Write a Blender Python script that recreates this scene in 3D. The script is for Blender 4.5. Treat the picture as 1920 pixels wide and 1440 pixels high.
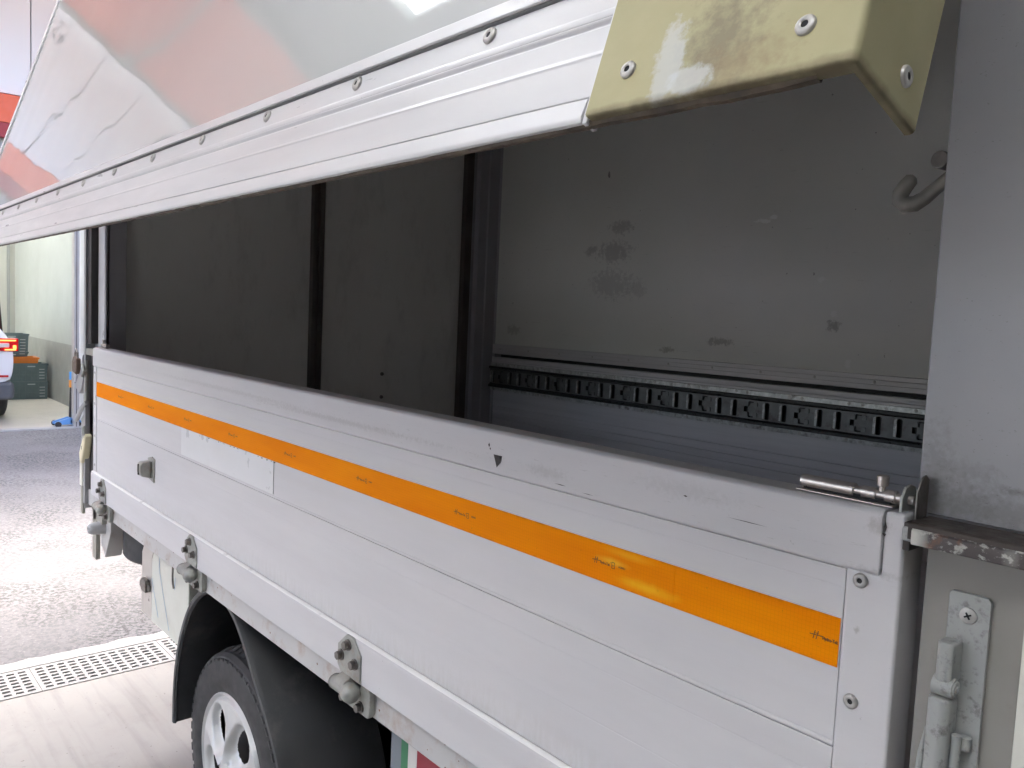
import bpy, bmesh, math, random
from mathutils import Matrix, Vector
R_ = math.radians
random.seed(7)
sc = bpy.context.scene
for o in list(bpy.data.objects): bpy.data.objects.remove(o)

# ------------------------------------------------------------------ camera
cam = bpy.data.objects.new('camera', bpy.data.cameras.new('camera'))
sc.collection.objects.link(cam); sc.camera = cam
RW = ((0.65574288, 0.75364164, 0.04500613), (0.08943172, -0.01834562, -0.99582398), (-0.74966876, 0.65702946, -0.07942948))
rx, ry, rz = [Vector(r) for r in RW]
CAM = Vector((0, -0.7538, 1.52))
m3 = Matrix((rx, -ry, -rz)).transposed()
cam.matrix_world = Matrix.Translation(CAM) @ m3.to_4x4()
cam.data.sensor_width = 36; cam.data.lens = 1530/1920*36
cam.data.clip_start = 0.02; cam.data.clip_end = 2000

# ------------------------------------------------------------------ sky, sun, exposure
SUN_EL, SUN_AZ = 80, 200      # azimuth of the sun measured from +X towards +Y
world = bpy.data.worlds.new('World'); sc.world = world; world.use_nodes = True
wn_ = world.node_tree; bg = wn_.nodes['Background']
sky = wn_.nodes.new('ShaderNodeTexSky'); sky.sky_type = 'NISHITA'; sky.sun_disc = False
sky.sun_elevation = R_(SUN_EL); sky.sun_rotation = R_(90-SUN_AZ); sky.dust_density = 5.5; sky.air_density = .92; sky.ozone_density = .9
wn_.links.new(sky.outputs[0], bg.inputs[0]); bg.inputs[1].default_value = 0.15
sun = bpy.data.objects.new('sun', bpy.data.lights.new('sun', 'SUN')); sc.collection.objects.link(sun)
sun.data.energy = .5; sun.data.angle = R_(60); sun.data.color = (1.0, 0.96, 0.9)
sd = Vector((math.cos(R_(SUN_EL))*math.cos(R_(SUN_AZ)), math.cos(R_(SUN_EL))*math.sin(R_(SUN_AZ)), math.sin(R_(SUN_EL))))
sun.rotation_euler = sd.to_track_quat('Z', 'Y').to_euler(); sun.location = (-8, -6, 12)
sc.view_settings.view_transform = 'Standard'; sc.view_settings.look = 'None'; sc.view_settings.gamma = 1
sc.view_settings.exposure = 3.45
sc.cycles.use_denoising = True; sc.cycles.max_bounces = 10; sc.cycles.diffuse_bounces = 6; sc.cycles.glossy_bounces = 4
sc.cycles.sample_clamp_indirect = 8

# ------------------------------------------------------------------ materials
def nt(name):
    m = bpy.data.materials.new(name); m.use_nodes = True
    t = m.node_tree; return m, t, t.nodes['Principled BSDF']
def N(t, kind, **kw):
    n = t.nodes.new('ShaderNode'+kind)
    for k, v in kw.items():
        if k.startswith('i_'):
            key = k[2:]; key = int(key) if key.isdigit() else key.replace('_', ' ')
            n.inputs[key].default_value = v
        else: setattr(n, k, v)
    return n
def coords(t, scale=(1, 1, 1), loc=(0, 0, 0)):
    tc = N(t, 'TexCoord'); mp = N(t, 'Mapping'); mp.inputs['Scale'].default_value = scale; mp.inputs['Location'].default_value = loc
    t.links.new(tc.outputs['Object'], mp.inputs[0]); return mp.outputs[0]
def noise(t, vec, scale, detail=4, rough=.55):
    n = N(t, 'TexNoise', i_Scale=scale, i_Detail=detail, i_Roughness=rough); t.links.new(vec, n.inputs['Vector']); return n.outputs['Fac']
def ramp(t, fac, stops):
    r = N(t, 'ValToRGB'); e = r.color_ramp.elements
    while len(e) < len(stops): e.new(.5)
    for el, (p, c) in zip(e, stops):
        el.position = p; el.color = c if len(c) == 4 else (*c, 1)
    t.links.new(fac, r.inputs[0]); return r.outputs[0]
def step(t, fac, a, b):
    n = N(t, 'MapRange', i_1=a, i_2=b); n.clamp = True; n.inputs[3].default_value = 0; n.inputs[4].default_value = 1
    t.links.new(fac, n.inputs[0]); return n.outputs[0]
def math_(t, op, a, b=None):
    n = N(t, 'Math', operation=op)
    for i, v in enumerate((a, b)):
        if v is None: continue
        if isinstance(v, (int, float)): n.inputs[i].default_value = v
        else: t.links.new(v, n.inputs[i])
    return n.outputs[0]
def mix(t, fac, a, b):
    n = N(t, 'Mix', data_type='RGBA')
    for idx, v in ((0, fac), (6, a), (7, b)):
        if isinstance(v, (int, float)): n.inputs[idx].default_value = v
        elif isinstance(v, tuple): n.inputs[idx].default_value = v if len(v) == 4 else (*v, 1)
        else: t.links.new(v, n.inputs[idx])
    return n.outputs[2]
def bump(t, b, h, strength=.2, dist=.002):
    n = N(t, 'Bump', i_Strength=strength, i_Distance=dist); t.links.new(h, n.inputs['Height']); t.links.new(n.outputs[0], b.inputs['Normal']); return n
def blob(t, centre, radii, soft=.5, nscale=60, namp=.5, seed=0):
    """mask of one stain or painted sheen: ragged ellipsoid round a point in object space"""
    tc = N(t, 'TexCoord'); s = N(t, 'VectorMath', operation='SUBTRACT'); t.links.new(tc.outputs['Object'], s.inputs[0]); s.inputs[1].default_value = centre
    d = N(t, 'VectorMath', operation='DIVIDE'); t.links.new(s.outputs[0], d.inputs[0]); d.inputs[1].default_value = radii
    l = N(t, 'VectorMath', operation='LENGTH'); t.links.new(d.outputs[0], l.inputs[0])
    n = noise(t, coords(t, loc=(seed, seed*.7, 0)), nscale, 5, .65)
    v = math_(t, 'ADD', l.outputs['Value'], math_(t, 'MULTIPLY', math_(t, 'SUBTRACT', n, .5), namp*4))
    return step(t, v, 1.0+soft*.5, 1.0-soft*.5)
def mat(name, col, rough=.5, metal=0., var=.06, vscale=6., bmp=0., bscale=200., spec=None, coat=0., stretch=(1, 1, 1), dirt=0., dcol=(.12, .1, .08), dscale=18., specks=0., rvar=.12):
    m, t, b = nt(name)
    v = coords(t, stretch)
    n = noise(t, v, vscale)
    c0 = tuple(max(0, c*(1-var)) for c in col); c1 = tuple(min(1, c*(1+var)) for c in col)
    c = ramp(t, n, ((.3, c0), (.7, c1)))
    if dirt:
        d = step(t, noise(t, coords(t, stretch, (3.1, 1.7, 5.2)), dscale, 8, .7), .53, .72)
        c = mix(t, math_(t, 'MULTIPLY', d, dirt), c, dcol)
    if specks:
        d = step(t, noise(t, coords(t, loc=(9, 2, 4)), 260, 2), .73, .77)
        d2 = step(t, noise(t, coords(t, loc=(4, 8, 1)), 7, 3), .5, .65)
        c = mix(t, math_(t, 'MULTIPLY', math_(t, 'MULTIPLY', d, d2), specks), c, (.1, .09, .08))
    t.links.new(c, b.inputs['Base Color'])
    b.inputs['Metallic'].default_value = metal
    r = ramp(t, noise(t, v, vscale*3, 6), ((.3, (max(.02, rough-rvar),)*3), (.7, (min(1, rough+rvar),)*3))); t.links.new(r, b.inputs['Roughness'])
    if spec is not None: b.inputs['Specular IOR Level'].default_value = spec
    if coat: b.inputs['Coat Weight'].default_value = coat; b.inputs['Coat Roughness'].default_value = .04
    if bmp: bump(t, b, noise(t, v, bscale, 6), bmp)
    return m

def gate_paint(name='gate_paint', col=(.635, .622, .630), k=1.0):
    """white painted aluminium: streaks along the board, specks, scuffs near the top edge"""
    m, t, b = nt(name)
    c = ramp(t, noise(t, coords(t, (1, 1, 6)), 3, 5), ((.3, tuple(x*.95 for x in col)), (.7, tuple(min(1, x*1.03) for x in col))))
    fine = noise(t, coords(t, (3, 1, 120)), 6, 3)
    c = mix(t, math_(t, 'MULTIPLY', step(t, fine, .55, .75), .04*k), c, (.35, .34, .33))
    # scuffs: short streaks in the top rail band (z 1.29-1.36) and rising dirt by the lower ledge (z .93-1.0)
    tc = N(t, 'TexCoord'); sp = N(t, 'SeparateXYZ'); t.links.new(tc.outputs['Object'], sp.inputs[0]); z = sp.outputs[2]
    band = math_(t, 'MULTIPLY', step(t, z, 1.285, 1.31), step(t, z, 1.362, 1.335))
    scr = step(t, noise(t, coords(t, (14, 1, 150), (2, 0, 1)), 2.2, 6, .75), .60, .70)
    c = mix(t, math_(t, 'MULTIPLY', math_(t, 'MULTIPLY', scr, band), .5*k), c, (.2, .19, .18))
    low = math_(t, 'MULTIPLY', step(t, z, .99, .936), step(t, z, .93, .9345))
    drip = step(t, noise(t, coords(t, (60, 1, 14), (5, 0, 1)), 1.6, 6, .7), .42, .7)
    c = mix(t, math_(t, 'MULTIPLY', math_(t, 'MULTIPLY', drip, low), .28*k), c, (.36, .33, .26))
    spk = math_(t, 'MULTIPLY', step(t, noise(t, coords(t, loc=(9, 2, 4)), 190, 2), .735, .775), step(t, noise(t, coords(t, loc=(4, 8, 1)), 5, 3), .45, .65))
    c = mix(t, math_(t, 'MULTIPLY', spk, .6*k), c, (.15, .14, .13))
    for i, (pp, rr, aa) in enumerate((((-.332, 0, 1.344), (.008, .1, .007), .7), ((-.330, 0, 1.3), (.02, .1, .003), .5), ((-1.9, 0, 1.325), (.35, .1, .004), .35), ((-1.35, 0, 1.318), (.25, .1, .004), .45), ((-.55, 0, 1.335), (.05, .1, .008), .25), ((-.78, 0, 1.318), (.03, .1, .006), .35), ((-.345, 0, 1.24), (.002, .1, .003), .8))):
        c = mix(t, math_(t, 'MULTIPLY', blob(t, pp, rr, 1.2, 190, 1.1, i), aa*.5), c, (.2, .18, .155))
    t.links.new(c, b.inputs['Base Color'])
    r = ramp(t, noise(t, coords(t, (2, 1, 30)), 4, 5), ((.3, (.30,)*3), (.7, (.44,)*3))); t.links.new(r, b.inputs['Roughness'])
    bump(t, b, noise(t, coords(t, (.6, 1, 1)), 5, 2), .08, .01)
    return m

M = {}
M['gate'] = gate_paint()
M['rail'] = mat('wing_rail_paint', (.60, .595, .60), .38, var=.05, vscale=3, stretch=(1, 6, 1), specks=.3, dirt=.05, dscale=5)
M['sill'] = mat('sill_paint', (.52, .51, .50), .42, var=.06, vscale=4, dirt=.55, dcol=(.33, .19, .11), dscale=16, specks=.7)
M['postpaint'] = mat('post_paint', (.29, .29, .30), .42, var=.05, vscale=5, specks=.6, dirt=.10, dcol=(.18, .16, .14))
M['steel'] = mat('zinc_plate', (.36, .365, .335), .46, .35, var=.16, vscale=30, dirt=.6, dcol=(.28, .17, .10), dscale=28)
M['bolt'] = mat('bolt_steel', (.20, .185, .17), .45, .7, var=.25, vscale=60, dirt=.5, dcol=(.15, .08, .05), dscale=50)
M['chrome'] = mat('polished_steel', (.60, .55, .51), .34, .8, var=.06, vscale=30, rvar=.08)
M['rivet'] = mat('rivet_alu', (.47, .455, .43), .42, .5, var=.08, vscale=50, dirt=.2, dscale=60)
M['dark'] = mat('dark_hole', (.012, .012, .012), .7)
M['rubber'] = mat('black_rubber', (.032, .032, .033), .62, var=.3, vscale=9, dirt=.25, dcol=(.09, .085, .08), dscale=7, bmp=.1)
M['plastic'] = mat('black_plastic', (.045, .047, .05), .5, var=.2, vscale=5, bmp=.25, bscale=600, dirt=.5, dcol=(.13, .122, .112), dscale=9, specks=.3)
M['silver'] = mat('silver_hubcap', (.62, .62, .61), .42, .35, var=.03, vscale=6, rvar=.05)
M['intwall'] = None
M['intalu'] = mat('interior_aluminium', (.55, .535, .545), .42, .2, var=.07, vscale=4, stretch=(.5, 1, 12), specks=.6, dirt=.08)
M['intpost'] = mat('interior_post_paint', (.34, .33, .35), .4, var=.06, vscale=5, specks=.4)
M['track'] = mat('track_steel', (.165, .168, .168), .42, .5, var=.22, vscale=26, dirt=.75, dcol=(.075, .05, .04), dscale=30, specks=.6)
M['trackrim'] = mat('track_worn_steel', (.50, .51, .50), .42, .5, var=.3, vscale=60, dirt=.9, dcol=(.09, .055, .045), dscale=34)
M['gasket'] = mat('door_gasket_brown', (.11, .092, .082), .55, var=.2, vscale=8, specks=.5)
M['tracklip'] = mat('track_black_lip', (.035, .036, .037), .35, .3, var=.3, vscale=40, dirt=.4, dcol=(.1, .06, .05))
M['seal'] = mat('door_seal', (.035, .03, .028), .6, var=.15)
M['doorin'] = mat('door_inner_skin', (.75, .735, .70), .45, var=.06, vscale=3, specks=.9, stretch=(1, 1, .4), dirt=.25, dcol=(.3, .28, .25), dscale=11)
M['black'] = mat('chassis_black', (.02, .019, .019), .6, var=.3, dirt=.3, dcol=(.06, .05, .045))
M['olive'] = mat('bracket_paint', (.30, .29, .25), .5, var=.1, dirt=.25, dcol=(.25, .16, .1))
M['rust'] = mat('spare_rim_red', (.16, .045, .05), .6, var=.3)
M['cream_box'] = mat('toolbox_cream', (.68, .68, .60), .4, var=.04, dirt=.15, dcol=(.38, .27, .16), dscale=10)
M['stain'] = mat('stainless_door', (.56, .52, .48), .36, .35, var=.06, vscale=4)
M['blue_ink'] = mat('blue_mark', (.25, .42, .6), .5)
M['cream_stop'] = mat('cream_rubber', (.72, .66, .46), .5, var=.06, dirt=.2)
M['greyplast'] = mat('grey_rubber', (.40, .40, .41), .45, var=.05)
M['ledge'] = mat('ledge_brown_grime', (.055, .044, .038), .6, var=.35, vscale=30, bmp=.3)
M['sticker'] = mat('white_sticker', (.72, .72, .725), .36, var=.03, specks=.3)
M['ink'] = mat('print_ink', (.045, .028, .015), .5)
M['green'] = mat('stripe_green', (.05, .24, .11), .4); M['red'] = mat('stripe_red', (.38, .03, .05), .4); M['white'] = mat('stripe_white', (.75, .74, .7), .4)
M['sgrey'] = mat('stripe_grey', (.20, .23, .26), .4)
M['grime'] = mat('grime_black', (.035, .03, .026), .7, var=.4, vscale=80)
M['brownseal'] = mat('grimy_seal', (.085, .065, .042), .7, var=.5, vscale=40, bmp=.5, bscale=120)

def skin():
    m, t, b = nt('wing_skin')
    c = ramp(t, noise(t, coords(t), 2, 3), ((.3, (.49, .50, .49)), (.7, (.52, .53, .52)))); t.links.new(c, b.inputs['Base Color'])
    b.inputs['Roughness'].default_value = .5; b.inputs['Specular IOR Level'].default_value = .15
    b.inputs['Coat Weight'].default_value = 1.0; b.inputs['Coat Roughness'].default_value = .006; b.inputs['Coat IOR'].default_value = 1.75
    h = math_(t, 'ADD', noise(t, coords(t, (1.6, 2.2, 0)), 1.5, 0), math_(t, 'MULTIPLY', noise(t, coords(t, (6, 3, 0), (3, 1, 0)), 1.6, 0), .12))
    n = bump(t, b, h, .22, .010)
    t.links.new(n.outputs[0], b.inputs['Coat Normal'])
    return m
M['skin'] = skin()
def capmat():
    m, t, b = nt('cream_cap')
    c = ramp(t, noise(t, coords(t), 14, 6), ((.3, (.375, .345, .195)), (.7, (.44, .405, .24))))
    # dark smudge, worn pale patch, rising grime from the lower edge (object space: x, up the wing, outwards)
    c = mix(t, math_(t, 'MULTIPLY', blob(t, (-.279, .032, 0), (.020, .022, .2), 1.3, 110, .9, 2), .8), c, (.22, .19, .13))
    c = mix(t, math_(t, 'MULTIPLY', blob(t, (-.268, .012, 0), (.026, .012, .2), 1.4, 140, .9, 5), .55), c, (.27, .20, .12))
    c = mix(t, math_(t, 'MULTIPLY', blob(t, (-.312, .024, 0), (.0095, .028, .2), .4, 85, .5, 1), .6), c, (.58, .61, .62))
    c = mix(t, math_(t, 'MULTIPLY', blob(t, (-.294, .010, 0), (.014, .010, .2), .4, 85, .5, 3), .6), c, (.58, .61, .62))
    tc = N(t, 'TexCoord'); sp = N(t, 'SeparateXYZ'); t.links.new(tc.outputs['Object'], sp.inputs[0])
    e = step(t, math_(t, 'ADD', sp.outputs[1], math_(t, 'MULTIPLY', noise(t, coords(t), 60, 5), .008)), .010, .0035)
    c = mix(t, math_(t, 'MULTIPLY', e, .85), c, (.11, .085, .05))
    t.links.new(c, b.inputs['Base Color']); b.inputs['Roughness'].default_value = .62; b.inputs['Specular IOR Level'].default_value = .3
    bump(t, b, noise(t, coords(t), 90, 5), .1)
    return m
M['cap'] = capmat()
def intwall():
    m, t, b = nt('interior_panel')
    c = ramp(t, noise(t, coords(t), 2.5, 5), ((.3, (.64, .645, .61)), (.7, (.69, .69, .655))))
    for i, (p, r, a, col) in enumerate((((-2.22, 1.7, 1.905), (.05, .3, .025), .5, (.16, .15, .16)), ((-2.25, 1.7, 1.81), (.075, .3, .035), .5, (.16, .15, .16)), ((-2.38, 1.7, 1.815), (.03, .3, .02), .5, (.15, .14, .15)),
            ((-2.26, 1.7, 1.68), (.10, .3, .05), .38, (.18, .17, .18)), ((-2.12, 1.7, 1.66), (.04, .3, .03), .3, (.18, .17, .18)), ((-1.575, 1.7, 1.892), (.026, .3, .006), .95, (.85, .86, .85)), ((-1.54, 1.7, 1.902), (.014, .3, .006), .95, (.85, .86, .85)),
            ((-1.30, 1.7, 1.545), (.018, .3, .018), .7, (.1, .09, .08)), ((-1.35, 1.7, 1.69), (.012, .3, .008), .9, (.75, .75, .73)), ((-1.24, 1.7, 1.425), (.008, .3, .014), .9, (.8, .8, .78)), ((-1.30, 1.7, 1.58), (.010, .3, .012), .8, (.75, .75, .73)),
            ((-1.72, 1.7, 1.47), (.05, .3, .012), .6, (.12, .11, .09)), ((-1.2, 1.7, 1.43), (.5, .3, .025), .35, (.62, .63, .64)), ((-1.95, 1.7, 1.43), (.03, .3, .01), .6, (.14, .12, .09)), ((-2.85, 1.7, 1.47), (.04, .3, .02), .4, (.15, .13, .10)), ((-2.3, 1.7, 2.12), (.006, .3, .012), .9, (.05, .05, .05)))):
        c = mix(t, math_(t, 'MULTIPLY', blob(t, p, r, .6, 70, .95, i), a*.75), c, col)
    sp = step(t, noise(t, coords(t, loc=(1, 2, 3)), 60, 2), .74, .77); c = mix(t, math_(t, 'MULTIPLY', sp, .6), c, (.12, .11, .1))
    scr = step(t, noise(t, coords(t, (7, 1, 160), (3, 0, 2)), 1.4, 5, .7), .66, .70); c = mix(t, math_(t, 'MULTIPLY', scr, .35), c, (.17, .16, .14))
    t.links.new(c, b.inputs['Base Color']); b.inputs['Roughness'].default_value = .28; b.inputs['Specular IOR Level'].default_value = .3
    bump(t, b, noise(t, coords(t), 1.6, 2), .25, .008)
    return m
M['intwall'] = intwall()
def tapemat():
    m, t, b = nt('orange_reflective_tape')
    c = ramp(t, noise(t, coords(t, (1.5, 1, 9)), 2.2, 3), ((.3, (.90, .235, .0)), (.7, (1.0, .315, .0))))
    cells = N(t, 'TexVoronoi', feature='DISTANCE_TO_EDGE', i_Scale=230.); cells.inputs['Randomness'].default_value = .15; t.links.new(coords(t), cells.inputs['Vector'])
    c = mix(t, math_(t, 'MULTIPLY', step(t, cells.outputs['Distance'], .07, .0), .26), c, (.5, .14, .002))
    tc = N(t, 'TexCoord'); sp = N(t, 'SeparateXYZ'); t.links.new(tc.outputs['Object'], sp.inputs[0]); z = sp.outputs[2]
    edge = math_(t, 'MAXIMUM', step(t, z, 1.2005, 1.1972), step(t, z, 1.2428, 1.2458))
    c = mix(t, math_(t, 'MULTIPLY', math_(t, 'MULTIPLY', edge, step(t, noise(t, coords(t, (1, 1, 1)), 40, 6, .7), .4, .7)), .55), c, (.28, .10, .01))
    c = mix(t, math_(t, 'MULTIPLY', step(t, noise(t, coords(t, loc=(2, 0, 3)), 150, 3), .68, .74), .35), c, (.35, .13, .02))
    c = mix(t, math_(t, 'MULTIPLY', blob(t, (-.60, 0, 1.208), (.035, .1, .006), 1.2, 40, .4, 2), .8), c, (1.0, .52, .02))  # brighter orange patches put the tape's sheen into its colour
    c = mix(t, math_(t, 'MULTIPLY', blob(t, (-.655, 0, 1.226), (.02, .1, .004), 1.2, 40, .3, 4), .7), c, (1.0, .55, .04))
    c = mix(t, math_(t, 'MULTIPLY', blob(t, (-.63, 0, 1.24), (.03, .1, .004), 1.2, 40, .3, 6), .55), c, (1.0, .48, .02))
    t.links.new(c, b.inputs['Base Color']); b.inputs['Roughness'].default_value = .6; b.inputs['Specular IOR Level'].default_value = .05
    return m
M['tape'] = tapemat(); M['ledge_shine'] = mat('painted_ledge_highlight', (.86, .85, .83), .35, var=.03, dirt=.12, dcol=(.5, .46, .36))
def wornrail():
    m, t, b = nt('worn_white_rail')
    d = step(t, noise(t, coords(t, (1, 1, 1.6)), 95, 9, .72), .40, .47)
    c = mix(t, d, (.46, .46, .42), (.075, .062, .058)); d2 = step(t, noise(t, coords(t, loc=(4, 4, 4)), 60, 6), .60, .68); c = mix(t, math_(t, 'MULTIPLY', d2, .7), c, (.22, .1, .05))
    keep = step(t, noise(t, coords(t, (1, 0, 0), (2.2, 0, 0)), 14, 0), .56, .62); c = mix(t, keep, c, (.62, .62, .56))
    t.links.new(c, b.inputs['Base Color']); b.inputs['Roughness'].default_value = .4; bump(t, b, d, .4, .001)
    return m
M['worn'] = wornrail()
def lowpanel():
    m, t, b = nt('front_panel_paint')
    c = ramp(t, noise(t, coords(t), 9, 5), ((.3, (.25, .24, .215)), (.7, (.30, .285, .26))))
    d = step(t, noise(t, coords(t, loc=(2, 5, 1)), 30, 7, .7), .6, .75); c = mix(t, math_(t, 'MULTIPLY', d, .3), c, (.12, .1, .08))
    t.links.new(c, b.inputs['Base Color']); b.inputs['Roughness'].default_value = .5
    return m
def frontpost():
    m, t, b = nt('front_post_paint')
    c = ramp(t, noise(t, coords(t), 5, 5), ((.3, (.27, .27, .28)), (.7, (.31, .31, .32))))
    for i, (pp, rr, aa) in enumerate((((-.285, .03, 1.375), (.03, .1, .02), .55), ((-.25, .03, 1.372), (.05, .1, .012), .6), ((-.30, .03, 1.40), (.012, .1, .03), .5), ((-.27, .03, 1.405), (.018, .1, .006), .45), ((-.235, .03, 1.392), (.012, .1, .003), .8))):
        c = mix(t, math_(t, 'MULTIPLY', blob(t, pp, rr, 1.3, 170, 1.1, i), aa*.55), c, (.09, .078, .066))
    sp = math_(t, 'MULTIPLY', step(t, noise(t, coords(t, (1, 1, 2), (9, 2, 4)), 230, 2), .70, .75), step(t, noise(t, coords(t, loc=(4, 8, 1)), 7, 3), .4, .6))
    c = mix(t, math_(t, 'MULTIPLY', sp, .6), c, (.08, .075, .07))
    t.links.new(c, b.inputs['Base Color']); b.inputs['Roughness'].default_value = .45
    return m
M['frontpost'] = frontpost()
M['low'] = lowpanel()
M['latch'] = mat('latch_grey_paint', (.36, .37, .355), .42, var=.08, vscale=20, dirt=.9, dcol=(.06, .052, .045), dscale=75, specks=.8)
# setting
def concrete(name, c0, c1, streak=0.):
    m, t, b = nt(name)
    c = ramp(t, noise(t, coords(t), 1.1, 8, .6), ((.3, c0), (.7, c1)))
    c = mix(t, math_(t, 'MULTIPLY', step(t, noise(t, coords(t, loc=(3, 1, 0)), 9, 8, .7), .52, .75), .25), c, tuple(x*.7 for x in c0))
    if streak:
        s = step(t, noise(t, coords(t, (1.2, 16, 1), (1, 7, 0)), 1.3, 4), .5, .7); c = mix(t, math_(t, 'MULTIPLY', s, streak), c, tuple(x*.72 for x in c0))
    sp = step(t, noise(t, coords(t), 55, 2), .70, .74); c = mix(t, math_(t, 'MULTIPLY', sp, .6), c, tuple(x*.35 for x in c0))
    st = step(t, noise(t, coords(t, loc=(6, 2, 0)), 3.2, 8, .72), .55, .68); c = mix(t, math_(t, 'MULTIPLY', st, .22), c, tuple(x*.55 for x in c0))
    ck = N(t, 'TexVoronoi', feature='DISTANCE_TO_EDGE', i_Scale=.9); wv = N(t, 'VectorMath', operation='ADD'); nz = N(t, 'TexNoise', i_Scale=5., i_Detail=6.); t.links.new(coords(t), nz.inputs['Vector'])
    t.links.new(coords(t), wv.inputs[0]); t.links.new(nz.outputs['Color'], wv.inputs[1]); t.links.new(wv.outputs[0], ck.inputs['Vector'])
    c = mix(t, math_(t, 'MULTIPLY', step(t, ck.outputs['Distance'], .006, .001), .3), c, tuple(x*.45 for x in c0))
    t.links.new(c, b.inputs['Base Color'])
    b.inputs['Roughness'].default_value = .55; bump(t, b, noise(t, coords(t), 80, 6), .12, .003)
    return m
M['floor'] = concrete('hall_concrete', (.315, .305, .285), (.38, .37, .345), .5)
M['kerb'] = concrete('kerb_concrete', (.38, .38, .37), (.45, .45, .44))
M['bayfloor'] = concrete('bay_floor', (.46, .43, .36), (.53, .50, .43))
def asphalt():
    m, t, b = nt('worn_asphalt')
    big = noise(t, coords(t), .8, 5); fine = noise(t, coords(t), 42, 6, .75)
    c = ramp(t, big, ((.3, (.145, .147, .152)), (.7, (.20, .20, .205))))
    c = mix(t, math_(t, 'MULTIPLY', step(t, fine, .46, .56), math_(t, 'ADD', math_(t, 'MULTIPLY', step(t, noise(t, coords(t, loc=(5, 5, 0)), 1.6, 4), .42, .6), .65), .35)), c, (.065, .067, .071))
    c = mix(t, math_(t, 'MULTIPLY', step(t, noise(t, coords(t, loc=(7, 1, 0)), 70, 3), .62, .68), .4), c, (.36, .345, .33))
    t.links.new(c, b.inputs['Base Color']); b.inputs['Roughness'].default_value = .75; bump(t, b, fine, .5, .01)
    return m
M['asphalt'] = asphalt()
M['ground'] = mat('ground_grey', (.22, .22, .22), .8, var=.15, vscale=.2)
M['facade'] = mat('white_facade_panel', (.74, .76, .78), .4, var=.03, vscale=.8)
M['redband'] = mat('red_band', (.72, .13, .055), .45, var=.05); M['darkred'] = mat('dark_red_trim', (.33, .03, .035), .45)
M['baywall'] = mat('pale_green_wall', (.50, .53, .49), .6, var=.04, vscale=1.2, bmp=.1, bscale=40)
M['baywall2'] = mat('beige_wall', (.52, .52, .46), .6, var=.05, vscale=1.2)
M['dado'] = mat('grey_green_dado', (.33, .34, .315), .5, var=.06, vscale=1.5)
M['guide'] = mat('shutter_guide_steel', (.50, .48, .46), .38, .4, var=.07, vscale=3)
M['shutter'] = mat('shutter_grey', (.45, .46, .47), .5)
M['roofgrey'] = mat('roof_sheet_grey_green', (.36, .40, .38), .6, var=.05, vscale=.8)
M['roofred'] = mat('canopy_red', (.78, .20, .12), .6, var=.06, vscale=.8)
M['beam'] = mat('steel_beam_grey_green', (.30, .36, .33), .5)
M['shedwall'] = mat('shed_wall', (.55, .55, .54), .6)
def pane():
    m, t, b = nt('translucent_roof_light'); out = t.nodes['Material Output']; t.nodes.remove(b)
    tr = N(t, 'BsdfTranslucent'); tr.inputs[0].default_value = (.85, .87, .86, 1); t.links.new(tr.outputs[0], out.inputs[0]); return m
M['pane'] = pane()
M['cratem'] = mat('green_crate', (.12, .165, .16), .45, var=.1, vscale=8); M['cratel'] = mat('crate_pale_mark', (.42, .46, .44), .5)
M['orangec'] = mat('orange_crate', (.75, .22, .03), .45)
M['carw'] = mat('white_car_paint', (.78, .79, .80), .25, var=.01, coat=1.0, rvar=.02)
M['cladding'] = mat('car_grey_cladding', (.10, .105, .115), .5); M['carglass'] = mat('car_dark_glass', (.012, .013, .015), .06, rvar=.02, coat=.5)
M['tailred'] = mat('tail_red', (.5, .01, .015), .15, coat=1., rvar=.03); M['tailclear'] = mat('tail_clear', (.75, .66, .62), .15, coat=1., rvar=.03)
def glow():
    m, t, b = nt('lit_tail_lamp'); b.inputs['Base Color'].default_value = (.8, .05, .02, 1); b.inputs['Emission Color'].default_value = (1, .13, .03, 1); b.inputs['Emission Strength'].default_value = .7; return m
M['tailglow'] = glow()
M['bluepaint'] = mat('blue_paint', (.12, .30, .62), .4); M['orangepaint'] = mat('orange_paint', (.85, .33, .05), .45); M['bluesky'] = mat('light_blue_sleeve', (.10, .36, .75), .45)
M['padlock'] = mat('padlock_brown', (.15, .10, .075), .45, .5, var=.2, vscale=40, dirt=.4)

# ------------------------------------------------------------------ mesh helpers
WM = {}
def setup(o, parent=None, local=False, M4=None):
    sc.collection.objects.link(o)
    if M4 is None: M4 = Matrix.Identity(4)
    if parent is not None:
        o.parent = parent
        if local: o.matrix_parent_inverse = Matrix.Identity(4); WM[o.name] = WM[parent.name] @ M4
        else: o.matrix_parent_inverse = WM[parent.name].inverted(); WM[o.name] = M4
    else: WM[o.name] = M4
    o.matrix_basis = M4
    return o
def tag(o, label=None, cat=None, group=None, kind=None):
    if label: o['label'] = label
    if cat: o['category'] = cat
    if group: o['group'] = group
    if kind: o['kind'] = kind
    return o
def empty(name, loc):
    return setup(bpy.data.objects.new(name, None), M4=Matrix.Translation(loc))

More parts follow.
